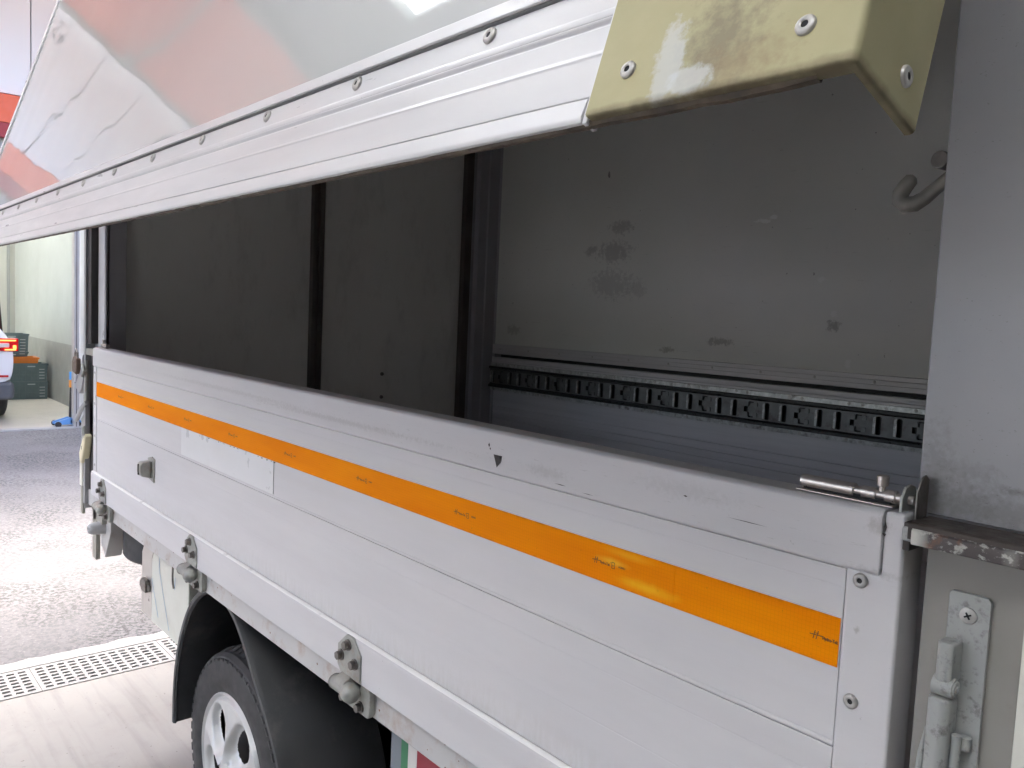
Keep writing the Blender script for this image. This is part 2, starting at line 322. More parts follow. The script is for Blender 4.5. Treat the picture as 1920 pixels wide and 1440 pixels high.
class MB:
    def __init__(s): s.v = []; s.f = []
    def add(s, vs, fs):
        b = len(s.v); s.v += [tuple(p) for p in vs]; s.f += [tuple(i+b for i in f) for f in fs]; return s
    def box(s, x0, x1, y0, y1, z0, z1):
        vs = [(x, y, z) for z in (z0, z1) for y in (y0, y1) for x in (x0, x1)]
        return s.add(vs, [(0, 2, 3, 1), (4, 5, 7, 6), (0, 1, 5, 4), (2, 6, 7, 3), (0, 4, 6, 2), (1, 3, 7, 5)])
    def prism(s, poly, axis, a, b, caps=True):
        """poly of 2-d points extruded along an axis; x:(y,z) y:(x,z) z:(x,y)"""
        def P(p, t): return {'x': (t, p[0], p[1]), 'y': (p[0], t, p[1]), 'z': (p[0], p[1], t)}[axis]
        n = len(poly); vs = [P(p, a) for p in poly]+[P(p, b) for p in poly]
        fs = [(i, (i+1) % n, n+(i+1) % n, n+i) for i in range(n)]
        if caps: fs += [tuple(range(n-1, -1, -1)), tuple(range(n, 2*n))]
        return s.add(vs, fs)
    def rings(s, rings, close=True, cap0=False, cap1=False):
        n = len(rings[0]); vs = [p for r in rings for p in r]; fs = []
        for k in range(len(rings)-1):
            for i in range(n if close else n-1):
                j = (i+1) % n; fs.append((k*n+i, k*n+j, (k+1)*n+j, (k+1)*n+i))
        if cap0: fs.append(tuple(range(n-1, -1, -1)))
        if cap1: fs.append(tuple((len(rings)-1)*n+i for i in range(n)))
        return s.add(vs, fs)
    def cyl(s, p0, p1, r0, r1=None, n=16, caps=True):
        p0, p1 = Vector(p0), Vector(p1); r1 = r0 if r1 is None else r1
        d = (p1-p0).normalized(); a = d.orthogonal().normalized(); b = d.cross(a)
        rg = [[p+(a*math.cos(2*math.pi*i/n)+b*math.sin(2*math.pi*i/n))*r for i in range(n)] for p, r in ((p0, r0), (p1, r1))]
        return s.rings(rg, cap0=caps, cap1=caps)
    def lathe(s, prof, origin, axis, n=24, close_prof=False):
        """prof: (distance along axis, radius)"""
        o = Vector(origin); d = Vector(axis).normalized(); a = d.orthogonal().normalized(); b = d.cross(a)
        rg = [[o+d*h+(a*math.cos(2*math.pi*i/n)+b*math.sin(2*math.pi*i/n))*max(r, 1e-5) for i in range(n)] for h, r in prof]
        if close_prof: rg.append(rg[0])
        return s.rings(rg)
    def tube(s, pts, r, n=10, caps=True):
        pts = [Vector(p) for p in pts]; rg = []; prev = None
        for i, p in enumerate(pts):
            d = ((pts[min(i+1, len(pts)-1)]-pts[max(i-1, 0)])).normalized()
            a = d.orthogonal().normalized() if prev is None else (prev-d*prev.dot(d)).normalized()
            prev = a; b = d.cross(a); rr = r[i] if isinstance(r, (list, tuple)) else r
            rg.append([p+(a*math.cos(2*math.pi*k/n)+b*math.sin(2*math.pi*k/n))*rr for k in range(n)])
        return s.rings(rg, cap0=caps, cap1=caps)
    def holes(s, outer, holes, axis, a, b):
        """flat plate with real holes, thickness from a to b along axis"""
        bm = bmesh.new()
        def P(p, t): return {'x': (t, p[0], p[1]), 'y': (p[0], t, p[1]), 'z': (p[0], p[1], t)}[axis]
        for lp in [outer]+holes:
            vs = [bm.verts.new(P(p, a)) for p in lp]
            for i in range(len(vs)): bm.edges.new((vs[i], vs[(i+1) % len(vs)]))
        bmesh.ops.triangle_fill(bm, use_beauty=True, use_dissolve=False, edges=bm.edges[:])
        bm.verts.index_update(); vs = [v.co.copy() for v in bm.verts]; fs = [tuple(v.index for v in f.verts) for f in bm.faces]
        bm.free(); s.add(vs, fs)
        i = {'x': 0, 'y': 1, 'z': 2}[axis]; vs2 = [v.copy() for v in vs]
        for v in vs2: v[i] = b
        s.add(vs2, [tuple(reversed(f)) for f in fs])
        for lp in [outer]+holes: s.prism(lp, axis, a, b, caps=False)
        return s
    def mesh(s, name, mats, smooth=False):
        me = bpy.data.meshes.new(name); me.from_pydata(s.v, [], s.f)
        bm = bmesh.new(); bm.from_mesh(me); bmesh.ops.remove_doubles(bm, verts=bm.verts[:], dist=1e-6); bmesh.ops.recalc_face_normals(bm, faces=bm.faces[:]); bm.to_mesh(me); bm.free()
        me.materials.append(M[mats] if isinstance(mats, str) else mats)
        if smooth:
            for p in me.polygons: p.use_smooth = True
            try: me.set_sharp_from_angle(angle=R_(smooth if smooth > 1 else 35))
            except Exception: pass
        return me
    def build(s, name, m, parent=None, bevel=0., seg=2, smooth=False, local=False, M4=None, label=None, kind=None):
        me = s.mesh(name, m, smooth or (40 if bevel else False)); o = bpy.data.objects.new(name, me); setup(o, parent, local, M4)
        if bevel:
            md = o.modifiers.new('bevel', 'BEVEL'); md.width = bevel; md.segments = seg; md.limit_method = 'ANGLE'; md.angle_limit = R_(35)
            wnm = o.modifiers.new('weighted', 'WEIGHTED_NORMAL'); wnm.weight = 100; wnm.keep_sharp = False
        if label: o['label'] = label
        if kind: o['kind'] = kind
        return o
def inst(name, me, M4, parent=None, local=False):
    return setup(bpy.data.objects.new(name, me), parent, local, M4)
def rect(x0, x1, z0, z1): return [(x0, z0), (x1, z0), (x1, z1), (x0, z1)]
def T(x, y, z): return Matrix.Translation((x, y, z))
FACE_NEG_Y = Matrix.Rotation(R_(90), 4, 'X')      # local z -> -Y, local y -> Z

# ------------------------------------------------------------------ the ground
MB().box(-300, 300, -300, 300, -.6, -.5).build('ground', 'ground')['kind'] = 'structure'
tag(MB().box(-3.455, 9, -30, 30, -.5, 0).build('concrete_floor', 'floor'), kind='structure')
tag(MB().box(-10.60, -3.80, -60, 60, -.5, -.004).build('road', 'asphalt'), kind='structure')
def rough_strip(name, x0, x1, y0, y1, z, amp, m):
    b = MB(); n = int((y1-y0)/.05); vs = []; fs = []
    rnd = random.Random(3)
    for i in range(n+1):
        y = y0+(y1-y0)*i/n; e = rnd.uniform(-amp, amp)
        vs += [(x0+e, y, z), (x1, y, z), (x0+e, y, z-.1), (x1, y, z-.1)]
    for i in range(n):
        a = i*4; c = a+4; fs += [(a, a+1, c+1, c), (a, c, c+2, a+2), (a+1, a+3, c+3, c+1)]
    return tag(b.add(vs, fs).build(name, m), kind='structure')
rough_strip('kerb_strip', -3.80, -3.715, -6, 6, .004, .012, 'kerb')
tag(MB().box(-3.81, -3.45, -30, 30, -.5, -.16).build('drain_bed', 'dark'), kind='structure')
tag(MB().box(-3.80, -3.712, -30, 30, -.16, -.002).build('drain_wall', 'kerb'), kind='structure')
tag(MB().box(-10.74, -10.60, -60, 60, -.5, .012).build('kerb_far_side', 'kerb'), kind='structure')
tag(MB().box(-16.6, -10.74, -12, 2.1, -.5, .006).build('bay_floor', 'bayfloor'), kind='structure')

# drain grates: cast plates with rows of slots, half a metre each
GX0, GX1 = -3.708, -3.458
def grate_mesh():
    b = MB(); L = .498; nc, nr = 12, 7; px = (GX1-GX0-.024)/nr; py = (L-.02)/nc; hs = []
    for i in range(nc):
        for j in range(nr):
            x = GX0+.012+px*(j+.5); y = .01+py*(i+.5)
            hs.append([(x-.0085, y-.0125), (x+.0085, y-.0155), (x+.0085, y+.0135), (x-.0085, y+.0125)])
    b.holes(rect(GX0, GX1, 0, L), hs, 'z', .003, -.028)
    return b.mesh('drain_grate', mat('cast_grate', (.37, .37, .36), .5, .1, var=.06, vscale=10, dirt=.25, dcol=(.4, .37, .33)))
gm = grate_mesh()
gl = {-2: 'slotted drain grate out of view, leftmost in the channel', 2: 'slotted drain grate hidden under the tail of the truck', -1: 'pale drain grate at the left edge of the picture', 0: 'pale slotted drain grate in front of the tyre, second from the mudguard', 1: 'pale slotted drain grate partly hidden by the black mudguard'}
for y0, y1 in ((-30, -1.07), (1.431, 30)): tag(MB().box(GX0, GX1, y0, y1, -.15, .003).build('drain_cover', 'kerb'), kind='structure')
for k in range(-2, 3):
    o = inst('drain_grate', gm, T(0, -.068+.5*k, 0))
    tag(o, gl.get(k, 'pale slotted drain grate further along the drain channel'), 'grate', 'grates in the drain channel')

# ------------------------------------------------------------------ warehouse across the road
wh = empty('warehouse', (-10.65, 0, 0)); tag(wh, 'white panelled warehouse with red band over an open bay across the road', 'warehouse')
FX = -10.65; B0, B1 = -4.26, 1.74
pm = MB().box(0, .06, .006, .494, 0, 1.9).mesh('facade_panel', 'facade')
for k in range(-24, 26):
    inst('facade_panel', pm, T(FX-.06, .246+.5*k-.5, 3.74), wh)
MB().box(FX-.3, FX-.07, -12, 13, 3.0, 7.3).build('upper_wall', 'dado', wh)
MB().box(FX-.10, FX+.05, -12, 13, 3.42, 3.72).build('band', 'redband', wh, label='bright red band over the bays')
MB().box(FX-.12, FX+.03, -12, 13, 3.26, 3.418).build('band_trim', 'darkred', wh, label='dark red strip under the band')
for (a, c) in ((1.80, 2.6), (8.6, 13), (-5.1, -4.32), (-12, -11.2)):
    MB().box(FX-.25, FX-.01, a, c, 0, 3.26).build('pier', 'facade', wh)
for a, c in ((2.6, 8.6), (-11.2, -5.1)):
    s_ = MB()
    for i in range(26): s_.prism([(FX-.12, i*.125), (FX-.09, i*.125+.03), (FX-.09, i*.125+.095), (FX-.12, i*.125+.12)], 'y', a, c)
    s_.box(FX-.18, FX-.12, a, c, 0, 3.26); s_.build('shutter', 'shutter', wh)
for y in (B1, B0-.06):
    MB().box(FX-.10, FX+.02, y-.058, y+.0, 0, 3.26).build('shutter_guide', 'guide', wh, bevel=.004)
    MB().box(FX+.0, FX+.024, y-.034, y-.028, 0, 3.2).build('guide_slot', 'seal', wh)
MB().box(-16.6, FX-.26, 2.1, 2.3, .88, 5).build('side_wall', 'baywall', wh)
MB().box(-16.6, FX-.26, 2.096, 2.3, -.1, .88).build('dado', 'dado', wh, label='grey green painted lower wall inside the bay')
MB().box(-16.8, -16.55, -8, 2.3, -.1, 5).build('back_wall', 'baywall2', wh)
MB().box(-16.6, FX-.26, -8.2, -8, -.1, 5).build('side_wall', 'baywall2', wh)
bl = [rect(-15.9, -11.6, y, y+1.5) for y in (-7.4, -4.6, -1.8, .5)]
MB().holes(rect(-16.8, FX-.30, -8.2, 2.3), bl, 'z', 5.0, 5.12).build('bay_ceiling', 'baywall2', wh)
for q in bl: MB().box(q[0][0]-.02, q[1][0]+.02, q[0][1]-.02, q[2][1]+.02, 5.124, 5.13).build('added_bay_light_pane', 'pane', wh)  # unseen translucent panes added in the ceiling to brighten the bay
OZ = 5.36
MB().box(-10.60, -7.05, -12, 13, OZ, OZ+.12).build('overhang', 'roofred', wh, label='red overhang mirrored in the wing panel')
MB().box(-10.59, -10.53, -12, 13, OZ-.06, OZ-.004).build('overhang_beam', 'beam', wh)
for y in (-8.4, -5.9, -3.4, -.9, 1.6, 4.1, 6.6): MB().box(-10.42, -7.06, y-.03, y+.03, OZ-.12, OZ-.004).build('overhang_beam', 'beam', wh)
pb = MB().cyl((-16.48, 1.72, 0), (-16.48, 1.72, 5), .03, n=10); pb.box(-16.55, -16.44, 1.60, 1.84, 2.42, 2.45); pb.build('wall_pipe', 'baywall2', wh, smooth=True)
MB().box(-16.55, -16.50, 1.98, 2.02, 0, 5).build('wall_joint', 'dado', wh)

# crates in the bay
def crate(name, x0, y0, y1, z0, z1, dep, label, m='cratem', lab='cratel', cat='crate', group='stacked crates in the bay'):
    r = empty(name, ((x0-dep/2), (y0+y1)/2, z0)); tag(r, label, cat, group)
    b = MB(); tp = .018; h = z1-z0
    def ring(z, e): return [(x0-dep+e, y0+e, z), (x0-e, y0+e, z), (x0-e, y1-e, z), (x0-dep+e, y1-e, z)]
    b.rings([ring(z0+.004, tp), ring(z1-.012, .008), ring(z1-.012, .014), ring(z0+.012, tp+.006)], cap0=True, cap1=True)
    for i in range(7):
        y = y0+.05+(y1-y0-.1)*i/6; b.box(x0-.016, x0-.006, y-.004, y+.004, z0+.02, z1-.03)
    b.box(x0-.017, x0-.005, y0+.03, y1-.03, z0+h*.34, z0+h*.34+.008); b.build('body', m, r)
    rim = MB(); rim.holes(rect(x0-dep, x0, y0, y1), [rect(x0-dep+.02, x0-.02, y0+.02, y1-.02)], 'z', z1-.026, z1-.001); rim.build('rim', m, r)
    if lab:
        yc = (y0+y1)/2+.07
        MB().box(x0-.006, x0+.001, yc-.05, yc+.05, z1-.05, z1-.034).build('handle', lab, r)
        mk = MB()
        for q in range(4): mk.box(x0-.008, x0-.0035, y1-.12, y1-.05, z0+.04+q*.045*h/.27, z0+.052+q*.045*h/.27)
        mk.build('printed_mark', lab, r)
    return r
crate('crate', -13.75, 1.46, 2.055, .007, .275, .40, 'dark green plastic crate on the floor, lowest of the stack')
crate('crate', -13.75, 1.465, 2.05, .276, .54, .40, 'dark green plastic crate directly under the orange tray')
crate('tray', -13.76, 1.36, 1.935, .541, .632, .38, 'flat orange tray lying across the two lower crates', 'orangec', None, 'tray')
crate('crate', -13.85, 1.24, 1.812, .633, .71, .38, 'shallow dark green crate between orange tray and top crate')
crate('crate', -13.85, 1.235, 1.82, .711, .975, .38, 'dark green plastic crate topmost of the stack behind the car')

# floor jack by the door guide
jk = empty('floor_jack', (-10.83, 1.68, 0)); tag(jk, 'blue jack on the ground with upright black handle and orange blue sleeve', 'jack')
b = MB(); b.prism([(1.50, .03), (1.78, .03), (1.78, .07), (1.66, .11), (1.50, .06)], 'x', -10.86, -10.82); b.prism([(1.50, .03), (1.78, .03), (1.78, .07), (1.66, .11), (1.50, .06)], 'x', -10.74, -10.70); b.box(-10.86, -10.70, 1.66, 1.70, .04, .09); b.build('frame', 'bluepaint', jk, bevel=.004)
for y in (1.53, 1.74):
    for x in (-10.88, -10.69): MB().cyl((x-.012, y, .035), (x+.012, y, .035), .034, n=14).build('castor', 'seal', jk)
MB().cyl((-10.85, 1.69, .08), (-10.9, 1.712, .46), .014, n=12).build('handle', 'seal', jk)
MB().cyl((-10.9, 1.712, .455), (-10.905, 1.714, .545), .024, n=14).build('sleeve', 'orangepaint', jk)
MB().cyl((-10.905, 1.714, .545), (-10.91, 1.716, .645), .022, n=14).build('grip', 'bluesky', jk)

# ------------------------------------------------------------------ white car parked in the bay (only its rear right corner is in the picture)
car = empty('parked_car', (-13.5, .32, 0)); tag(car, 'white hatchback car with lit red tail lamp parked in the bay', 'car')
CY = .285
def car_section(x, zb, zs, zt, w, wt):
    pts = [(-w*.90, zb), (-w*.985, zb+.12), (-w, (zb+zs)*.5+.05), (-w*.985, zs-.08), (-w*.94, zs), (-wt*1.03, zs+(zt-zs)*.55), (-wt*.93, zt-.06), (-wt*.7, zt-.01), (0, zt)]
    pts = pts+[(-a, c) for a, c in reversed(pts[:-1])]
    return [(x, CY+a, c) for a, c in pts]
secs = [(-11.31, .50, .86, .92, .86, .80), (-11.27, .44, .98, 1.06, .90, .80), (-11.34, .42, 1.03, 1.22, .90, .76), (-11.50, .36, 1.05, 1.48, .92, .60), (-11.75, .32, 1.06, 1.60, .925, .64), (-12.4, .30, 1.04, 1.66, .925, .68), (-13.2, .30, 1.02, 1.66, .925, .68), (-13.9, .30, 1.0, 1.56, .92, .68), (-14.5, .30, .99, 1.10, .915, .78), (-15.2, .32, .93, .98, .90, .76), (-15.65, .36, .80, .84, .84, .70), (-15.80, .45, .66, .70, .70, .6)]
b = MB(); b.rings([car_section(*s_) for s_ in secs], cap0=True, cap1=True)
body = b.build('body', 'carw', car, smooth=60)
sm = body.modifiers.new('subd', 'SUBSURF'); sm.levels = sm.render_levels = 2
def car_shell(x0, x1, z0, z1, off, w, m, name, lab=None):
    b = MB(); n = 10; rg = []
    for k in range(n+1):
        x = x0+(x1-x0)*k/n; rg.append([(x, CY-w-off, z0), (x, CY-w-off-.01, (z0+z1)/2), (x, CY-w-off, z1), (x, CY+w+off, z1), (x, CY+w+off+.01, (z0+z1)/2), (x, CY+w+off, z0)])
    b.rings(rg, cap0=True, cap1=True); return b.build(name, m, car, bevel=.055, seg=5, label=lab)
car_shell(-11.265, -11.75, .28, .50, 0, .895, 'cladding', 'rear_bumper', 'dark grey lower rear bumper')
for (x0, x1, y0, y1) in ((-11.31, -11.262, .60, 1.12), (-11.31, -11.262, -.55, -.03)): MB().box(x0, x1, y0, y1, .555, .58).build('reflector', 'tailred', car)
for sgn in (1, -1):
    def y(v): return CY+sgn*(v-CY)
    def bx(x0, x1, a, c, z0, z1, name, m):
        q = sorted((y(a), y(c))); return MB().box(x0, x1, q[0], q[1], z0, z1).build(name, m, car, bevel=.012, seg=3)
    bx(-11.62, -11.262, .70, 1.228, .865, 1.022, 'tail_lamp', 'tailred')
    bx(-11.30, -11.252, .72, 1.13, .91, .965, 'lamp_lens', 'tailclear')
    bx(-11.30, -11.250, .95, 1.20, .985, 1.003, 'lamp_strip', 'tailglow')
    bx(-11.30, -11.250, 1.08, 1.20, .875, .893, 'lamp_strip', 'tailglow')
    bx(-11.33, -11.252, 1.165, 1.205, .89, .94, 'lamp_strip', 'tailglow')
MB().prism([(-11.36, 1.10), (-11.30, 1.10), (-11.46, 1.46), (-11.52, 1.46)], 'y', CY-.50, CY+.50).build('rear_window', 'carglass', car, bevel=.01)
for sgn in (1, -1):
    yy = CY+sgn*.80
    MB().prism([(-11.75, 1.08), (-14.2, 1.05), (-13.75, 1.50), (-12.0, 1.58)], 'y', yy-.06, yy+.06).build('side_window', 'carglass', car, bevel=.01)
tyre_p = [(-.10, .21), (-.105, .25), (-.11, .29), (-.095, .325), (-.06, .338), (.06, .338), (.095, .325), (.11, .29), (.105, .25), (.10, .21)]
for x in (-12.02, -14.85):
    for sgn in (1, -1):
        w = MB().lathe([(h, r*.98) for h, r in tyre_p], (x, CY+sgn*.80, .332), (0, sgn, 0), 32, True).build('wheel', 'rubber', car, smooth=50)
        rb = MB().lathe([(.085, .02), (.07, .10), (.085, .19), (.10, .212), (.0, .212)], (x, CY+sgn*.80, .332), (0, sgn, 0), 30); rb.build('rim', 'silver', w, smooth=40)

# ------------------------------------------------------------------ loading shed over the truck: grey roof, red front canopy, roof light
sh = empty('loading_shed', (0, 2, 0)); tag(sh, 'grey open fronted loading shed the truck stands in', 'shed')
RZ = 4.02; SY0, SY1 = -7.0, 7.0
b = MB(); b.holes(rect(-4.80, 6.5, SY0, SY1), [rect(-3.80, -2.5, -1.24, .2), rect(-3.80, -2.5, -3.2, -2.2), rect(-.6, 1.4, -3.2, -1.4)], 'z', RZ, RZ+.06); b.build('roof_sheet', 'roofgrey', sh)
for (x0, x1, y0, y1) in ((-3.80, -2.5, -1.24, .2), (-3.80, -2.5, -3.2, -2.2), (-.6, 1.4, -3.2, -1.4)):
    MB().box(x0-.02, x1+.02, y0-.02, y1+.02, RZ+.062, RZ+.066).build('roof_light', 'pane', sh)
MB().box(-4.86, -4.80, SY0, SY1, RZ-.10, RZ+.10).build('eave_trim', 'beam', sh)
for x in (-4.7, 6.3):
    for y in (-6.8, 6.8): MB().box(x-.1, x+.1, y-.1, y+.1, 0, RZ-.004).build('column', 'beam', sh, bevel=.01)
MB().box(6.5, 6.7, SY0, SY1, 0, RZ).build('end_wall', 'shedwall', sh)
MB().box(-4.6, 6.5, 6.9, 7.1, 0, RZ-.01).build('side_wall', 'shedwall', sh)
for x0, x1, z0 in ((-2.1, 6.5, 0), (-4.6, -2.1, 3.3)): MB().box(x0+.001, x1-.001, -7.1, -6.9, z0, RZ-.01).build('side_wall', 'shedwall', sh)  # unseen wall added to cut side light, its gap sized to light the gate
# ------------------------------------------------------------------ the truck
tk = empty('box_truck', (-1.5, .87, 0)); tag(tk, 'silver white wing body truck with orange striped side gate and wing lifted', 'truck')
XR, XL = -.308, -3.02          # gate ends
rivet_p = [(0, .0072), (.0016, .0071), (.0028, .0058), (.0032, .0034), (.0026, .0026), (.0008, .0024), (.0006, .0001)]
rb = MB().lathe(rivet_p[:5], (0, 0, 0), (0, 0, 1), 18); rivet_me = rb.mesh('rivet', 'rivet', 50)
rivet_me.materials.append(M['dark'])
def add_rivet_hole(me):
    bm = bmesh.new(); bm.from_mesh(me)
    vs = [bm.verts.new((.0026*math.cos(a*math.pi/6), .0026*math.sin(a*math.pi/6), .0022)) for a in range(12)]
    f = bm.faces.new(vs); f.material_index = 1; bm.to_mesh(me); bm.free()
add_rivet_hole(rivet_me)
small_rivet = MB().lathe([(0, .0045), (.0012, .0042), (.002, .0022), (.0021, .0001)], (0, 0, 0), (0, 0, 1), 10).mesh('small_rivet', 'rivet', 50)
def hexbolt(m='bolt'):
    b = MB(); b.lathe([(0, .0105), (.0022, .0105), (.0024, .008)], (0, 0, 0), (0, 0, 1), 16)
    hx = [(.0078*math.cos(k*math.pi/3+.3), .0078*math.sin(k*math.pi/3+.3)) for k in range(6)]; b.prism(hx, 'z', .0015, .0105); return b.mesh('bolt', m)
bolt_me = hexbolt()

# --- side gate: boards of one extruded profile each (y,z)
def groove(z, w=.0010, d=.0008, y=0.): return [(y, z-w), (y+d, z), (y, z+w)]
core = MB().box(XL+.002, XR-.004, .012, .038, .858, 1.355).build('side_gate', 'gate', tk, label='drop side gate closed along the truck bed')
def board(prof, x0, x1, name='board', m='gate', lab=None):
    b = MB(); b.prism(prof, 'x', x0, x1); return b.build(name, m, core, bevel=.0012, seg=1, label=lab)
board([(-.004, 1.300), (-.004, 1.3535), (-.0025, 1.357), (.001, 1.3595), (.004, 1.360), (.036, 1.360), (.040, 1.357), (.040, 1.345), (.0125, 1.345), (.0125, 1.296), (-.001, 1.296)], XL, -.3285, 'top_rail')
board([(.0, 1.1180)]+[(0, 1.1225), (.0012, 1.1235), (0, 1.1245)]+groove(1.277)+[(0, 1.2955), (.0118, 1.2955), (.0118, 1.1180)], -2.984, -.361)
board([(.0, .9375)]+groove(1.015)+groove(1.084)+[(0, 1.1172), (.0118, 1.1172), (.0118, .9375)], -2.984, -.361)
board([(-.0090, .8555), (-.0090, .9285), (-.0075, .9330), (-.0035, .9352), (0, .9362), (.0118, .9374), (.0118, .8555)], XL, -.361, 'bottom_rail')
board([(-.0082, .9338), (-.0062, .9362), (-.0010, .9378), (.0, .9366), (-.0072, .9330)], XL, -.361, 'ledge_highlight', 'ledge_shine')  # whiter strip puts the bright line of light along the ledge into colour
# end stiles
b = MB(); b.prism([(-.360, .8555), (-.308, .8555), (-.308, 1.3595), (-.3275, 1.3595), (-.3275, 1.2985), (-.360, 1.2985)], 'y', -.003, .0415)
b.build('end_stile', 'gate', core, bevel=.0035, seg=3)
MB().box(XL+.0005, -2.985, -.002, .0405, .9375, 1.2955).build('end_stile', 'gate', core, bevel=.001)
for p in ((-.345, 1.289), (-.345, 1.171), (-.345, 1.05), (-.345, .93)): inst('rivet', rivet_me, T(p[0], -.0032, p[1]) @ FACE_NEG_Y, core)
for z in (1.275, 1.17, 1.06, .96): inst('rivet', small_rivet, T(-3.0, -.0022, z) @ FACE_NEG_Y, core)
for z in (1.05, .93): pass
# reflective tape with print
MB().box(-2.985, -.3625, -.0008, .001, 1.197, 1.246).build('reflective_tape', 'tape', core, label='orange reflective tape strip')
MB().box(-.5612, -.5606, -.0012, .0, 1.1975, 1.2455).build('tape_seam', 'tape', core)
def text_me(body, size):
    cu = bpy.data.curves.new('txt', 'FONT'); cu.body = body; cu.size = size; cu.offset = size*.022; cu.resolution_u = 2; o = bpy.data.objects.new('txt', cu)
    me = bpy.data.meshes.new_from_object(o); bpy.data.objects.remove(o); return me
def joined_text(parts, extra):
    bm = bmesh.new()
    for body, size, M4 in parts:
        me = text_me(body, size); me.transform(M4); bm.from_mesh(me); bpy.data.meshes.remove(me)
    for q in extra:
        vs = [bm.verts.new((*p, 0)) for p in q]; bm.faces.new(vs)
    me = bpy.data.meshes.new('lettering'); bm.to_mesh(me); bm.free(); me.materials.append(M['ink']); return me
def bar(x0, y0, x1, y1, w):
    d = Vector((x1-x0, y1-y0)).normalized(); n = Vector((-d.y, d.x))*w/2
    return [(x0+n.x, y0+n.y), (x0-n.x, y0-n.y), (x1-n.x, y1-n.y), (x1+n.x, y1+n.y)]
HS = [bar(-.0105, .0005, .004, .0012, .0007), bar(-.0068, -.0035, -.0050, .0052, .0007), bar(-.0036, -.0035, -.0016, .0052, .0007), bar(-.005, .0024, -.001, .0026, .0005)]
SX = Matrix.Diagonal((.74, 1, 1, 1)); TXT = ('Hydro-Tek', .0048, T(.0028, -.0017, 0) @ SX)
full = joined_text([TXT, ('R', .0020, T(.0200, .0024, 0)), ('E 00002W', .0034, T(.0440, .0022, 0) @ Matrix.Rotation(math.pi, 4, 'Z') @ SX), ('KC', .0026, T(.0229, -.0008, 0) @ SX)],
    HS+[bar(.0222, -.0035, .0222, .0045, .0006), bar(.0268, -.0035, .0268, .0045, .0006), bar(.0222, .0042, .0268, .0042, .0006), bar(.0222, -.0032, .0268, -.0032, .0006)])
part_ = joined_text([TXT], HS)
for k in range(9):
    inst('lettering', part_ if k == 0 else full, T(-.382-.2925*k - (0 if k == 0 else .004), -.0011, 1.2215) @ FACE_NEG_Y, core)
# white sticker, residue marks, keeper
b = MB().box(-2.17, -1.612, -.0007, .001, 1.1255, 1.1965); b.build('sticker', 'sticker', core, label='plain white rectangular sticker under the tape')
rnd = random.Random(11); b = MB()
for i in range(26):
    x = rnd.uniform(-2.0, -1.615); w = rnd.uniform(.002, .012)
    if x < -1.72 and rnd.random() < .45: continue
    h = rnd.uniform(.0006, .0022); z = 1.1958; b.add([(x, -.0011, z), (x+w, -.0011, z), (x+w*.8, -.0011, z-h), (x+w*.3, -.0011, z-h*1.6)], [(0, 1, 2, 3)])
b.box(-1.6135, -1.6122, -.0010, 0, 1.1262, 1.1965)
b.build('grime_edge', 'grime', core)
b = MB(); b.add([(-.888, -.0046, 1.325), (-.869, -.0046, 1.325), (-.872, -.0046, 1.315), (-.880, -.0046, 1.307)], [(0, 1, 2, 3)])
b.build('sticker_residue', 'grime', core)
b = MB()
for x, z, w, h in ((-.899, 1.337, .004, .007), (-.896, 1.332, .003, .004), (-.75, 1.306, .022, .0012), (-.70, 1.303, .02, .0008), (-.55, 1.33, .006, .002), (-.47, 1.318, .05, .0008), (-.3255, 1.345, .003, .010), (-.3262, 1.338, .004, .004)):
    b.add([(x-w/2, -.0046, z), (x, -.0046, z+h/2), (x+w/2, -.0046, z), (x+w*.1, -.0046, z-h/2)], [(0, 1, 2, 3)])
b.build('scratch', 'grime', core)
b = MB(); b.prism([(-2.432, 1.018), (-2.380, 1.010), (-2.378, 1.078), (-2.400, 1.082), (-2.432, 1.075)], 'y', -.004, .0005); b.build('keeper_plate', 'steel', core, bevel=.001)
b = MB(); b.prism([(-.004, 1.020), (-.032, 1.028), (-.036, 1.040), (-.036, 1.060), (-.030, 1.068), (-.004, 1.070)], 'x', -2.425, -2.395); b.build('gate_keeper', 'steel', core, bevel=.003, seg=2, label='small grey bracket screwed on the gate')
MB().box(-2.413, -2.407, -.0375, -.034, 1.032, 1.062).build('keeper_slot', 'dark', core)

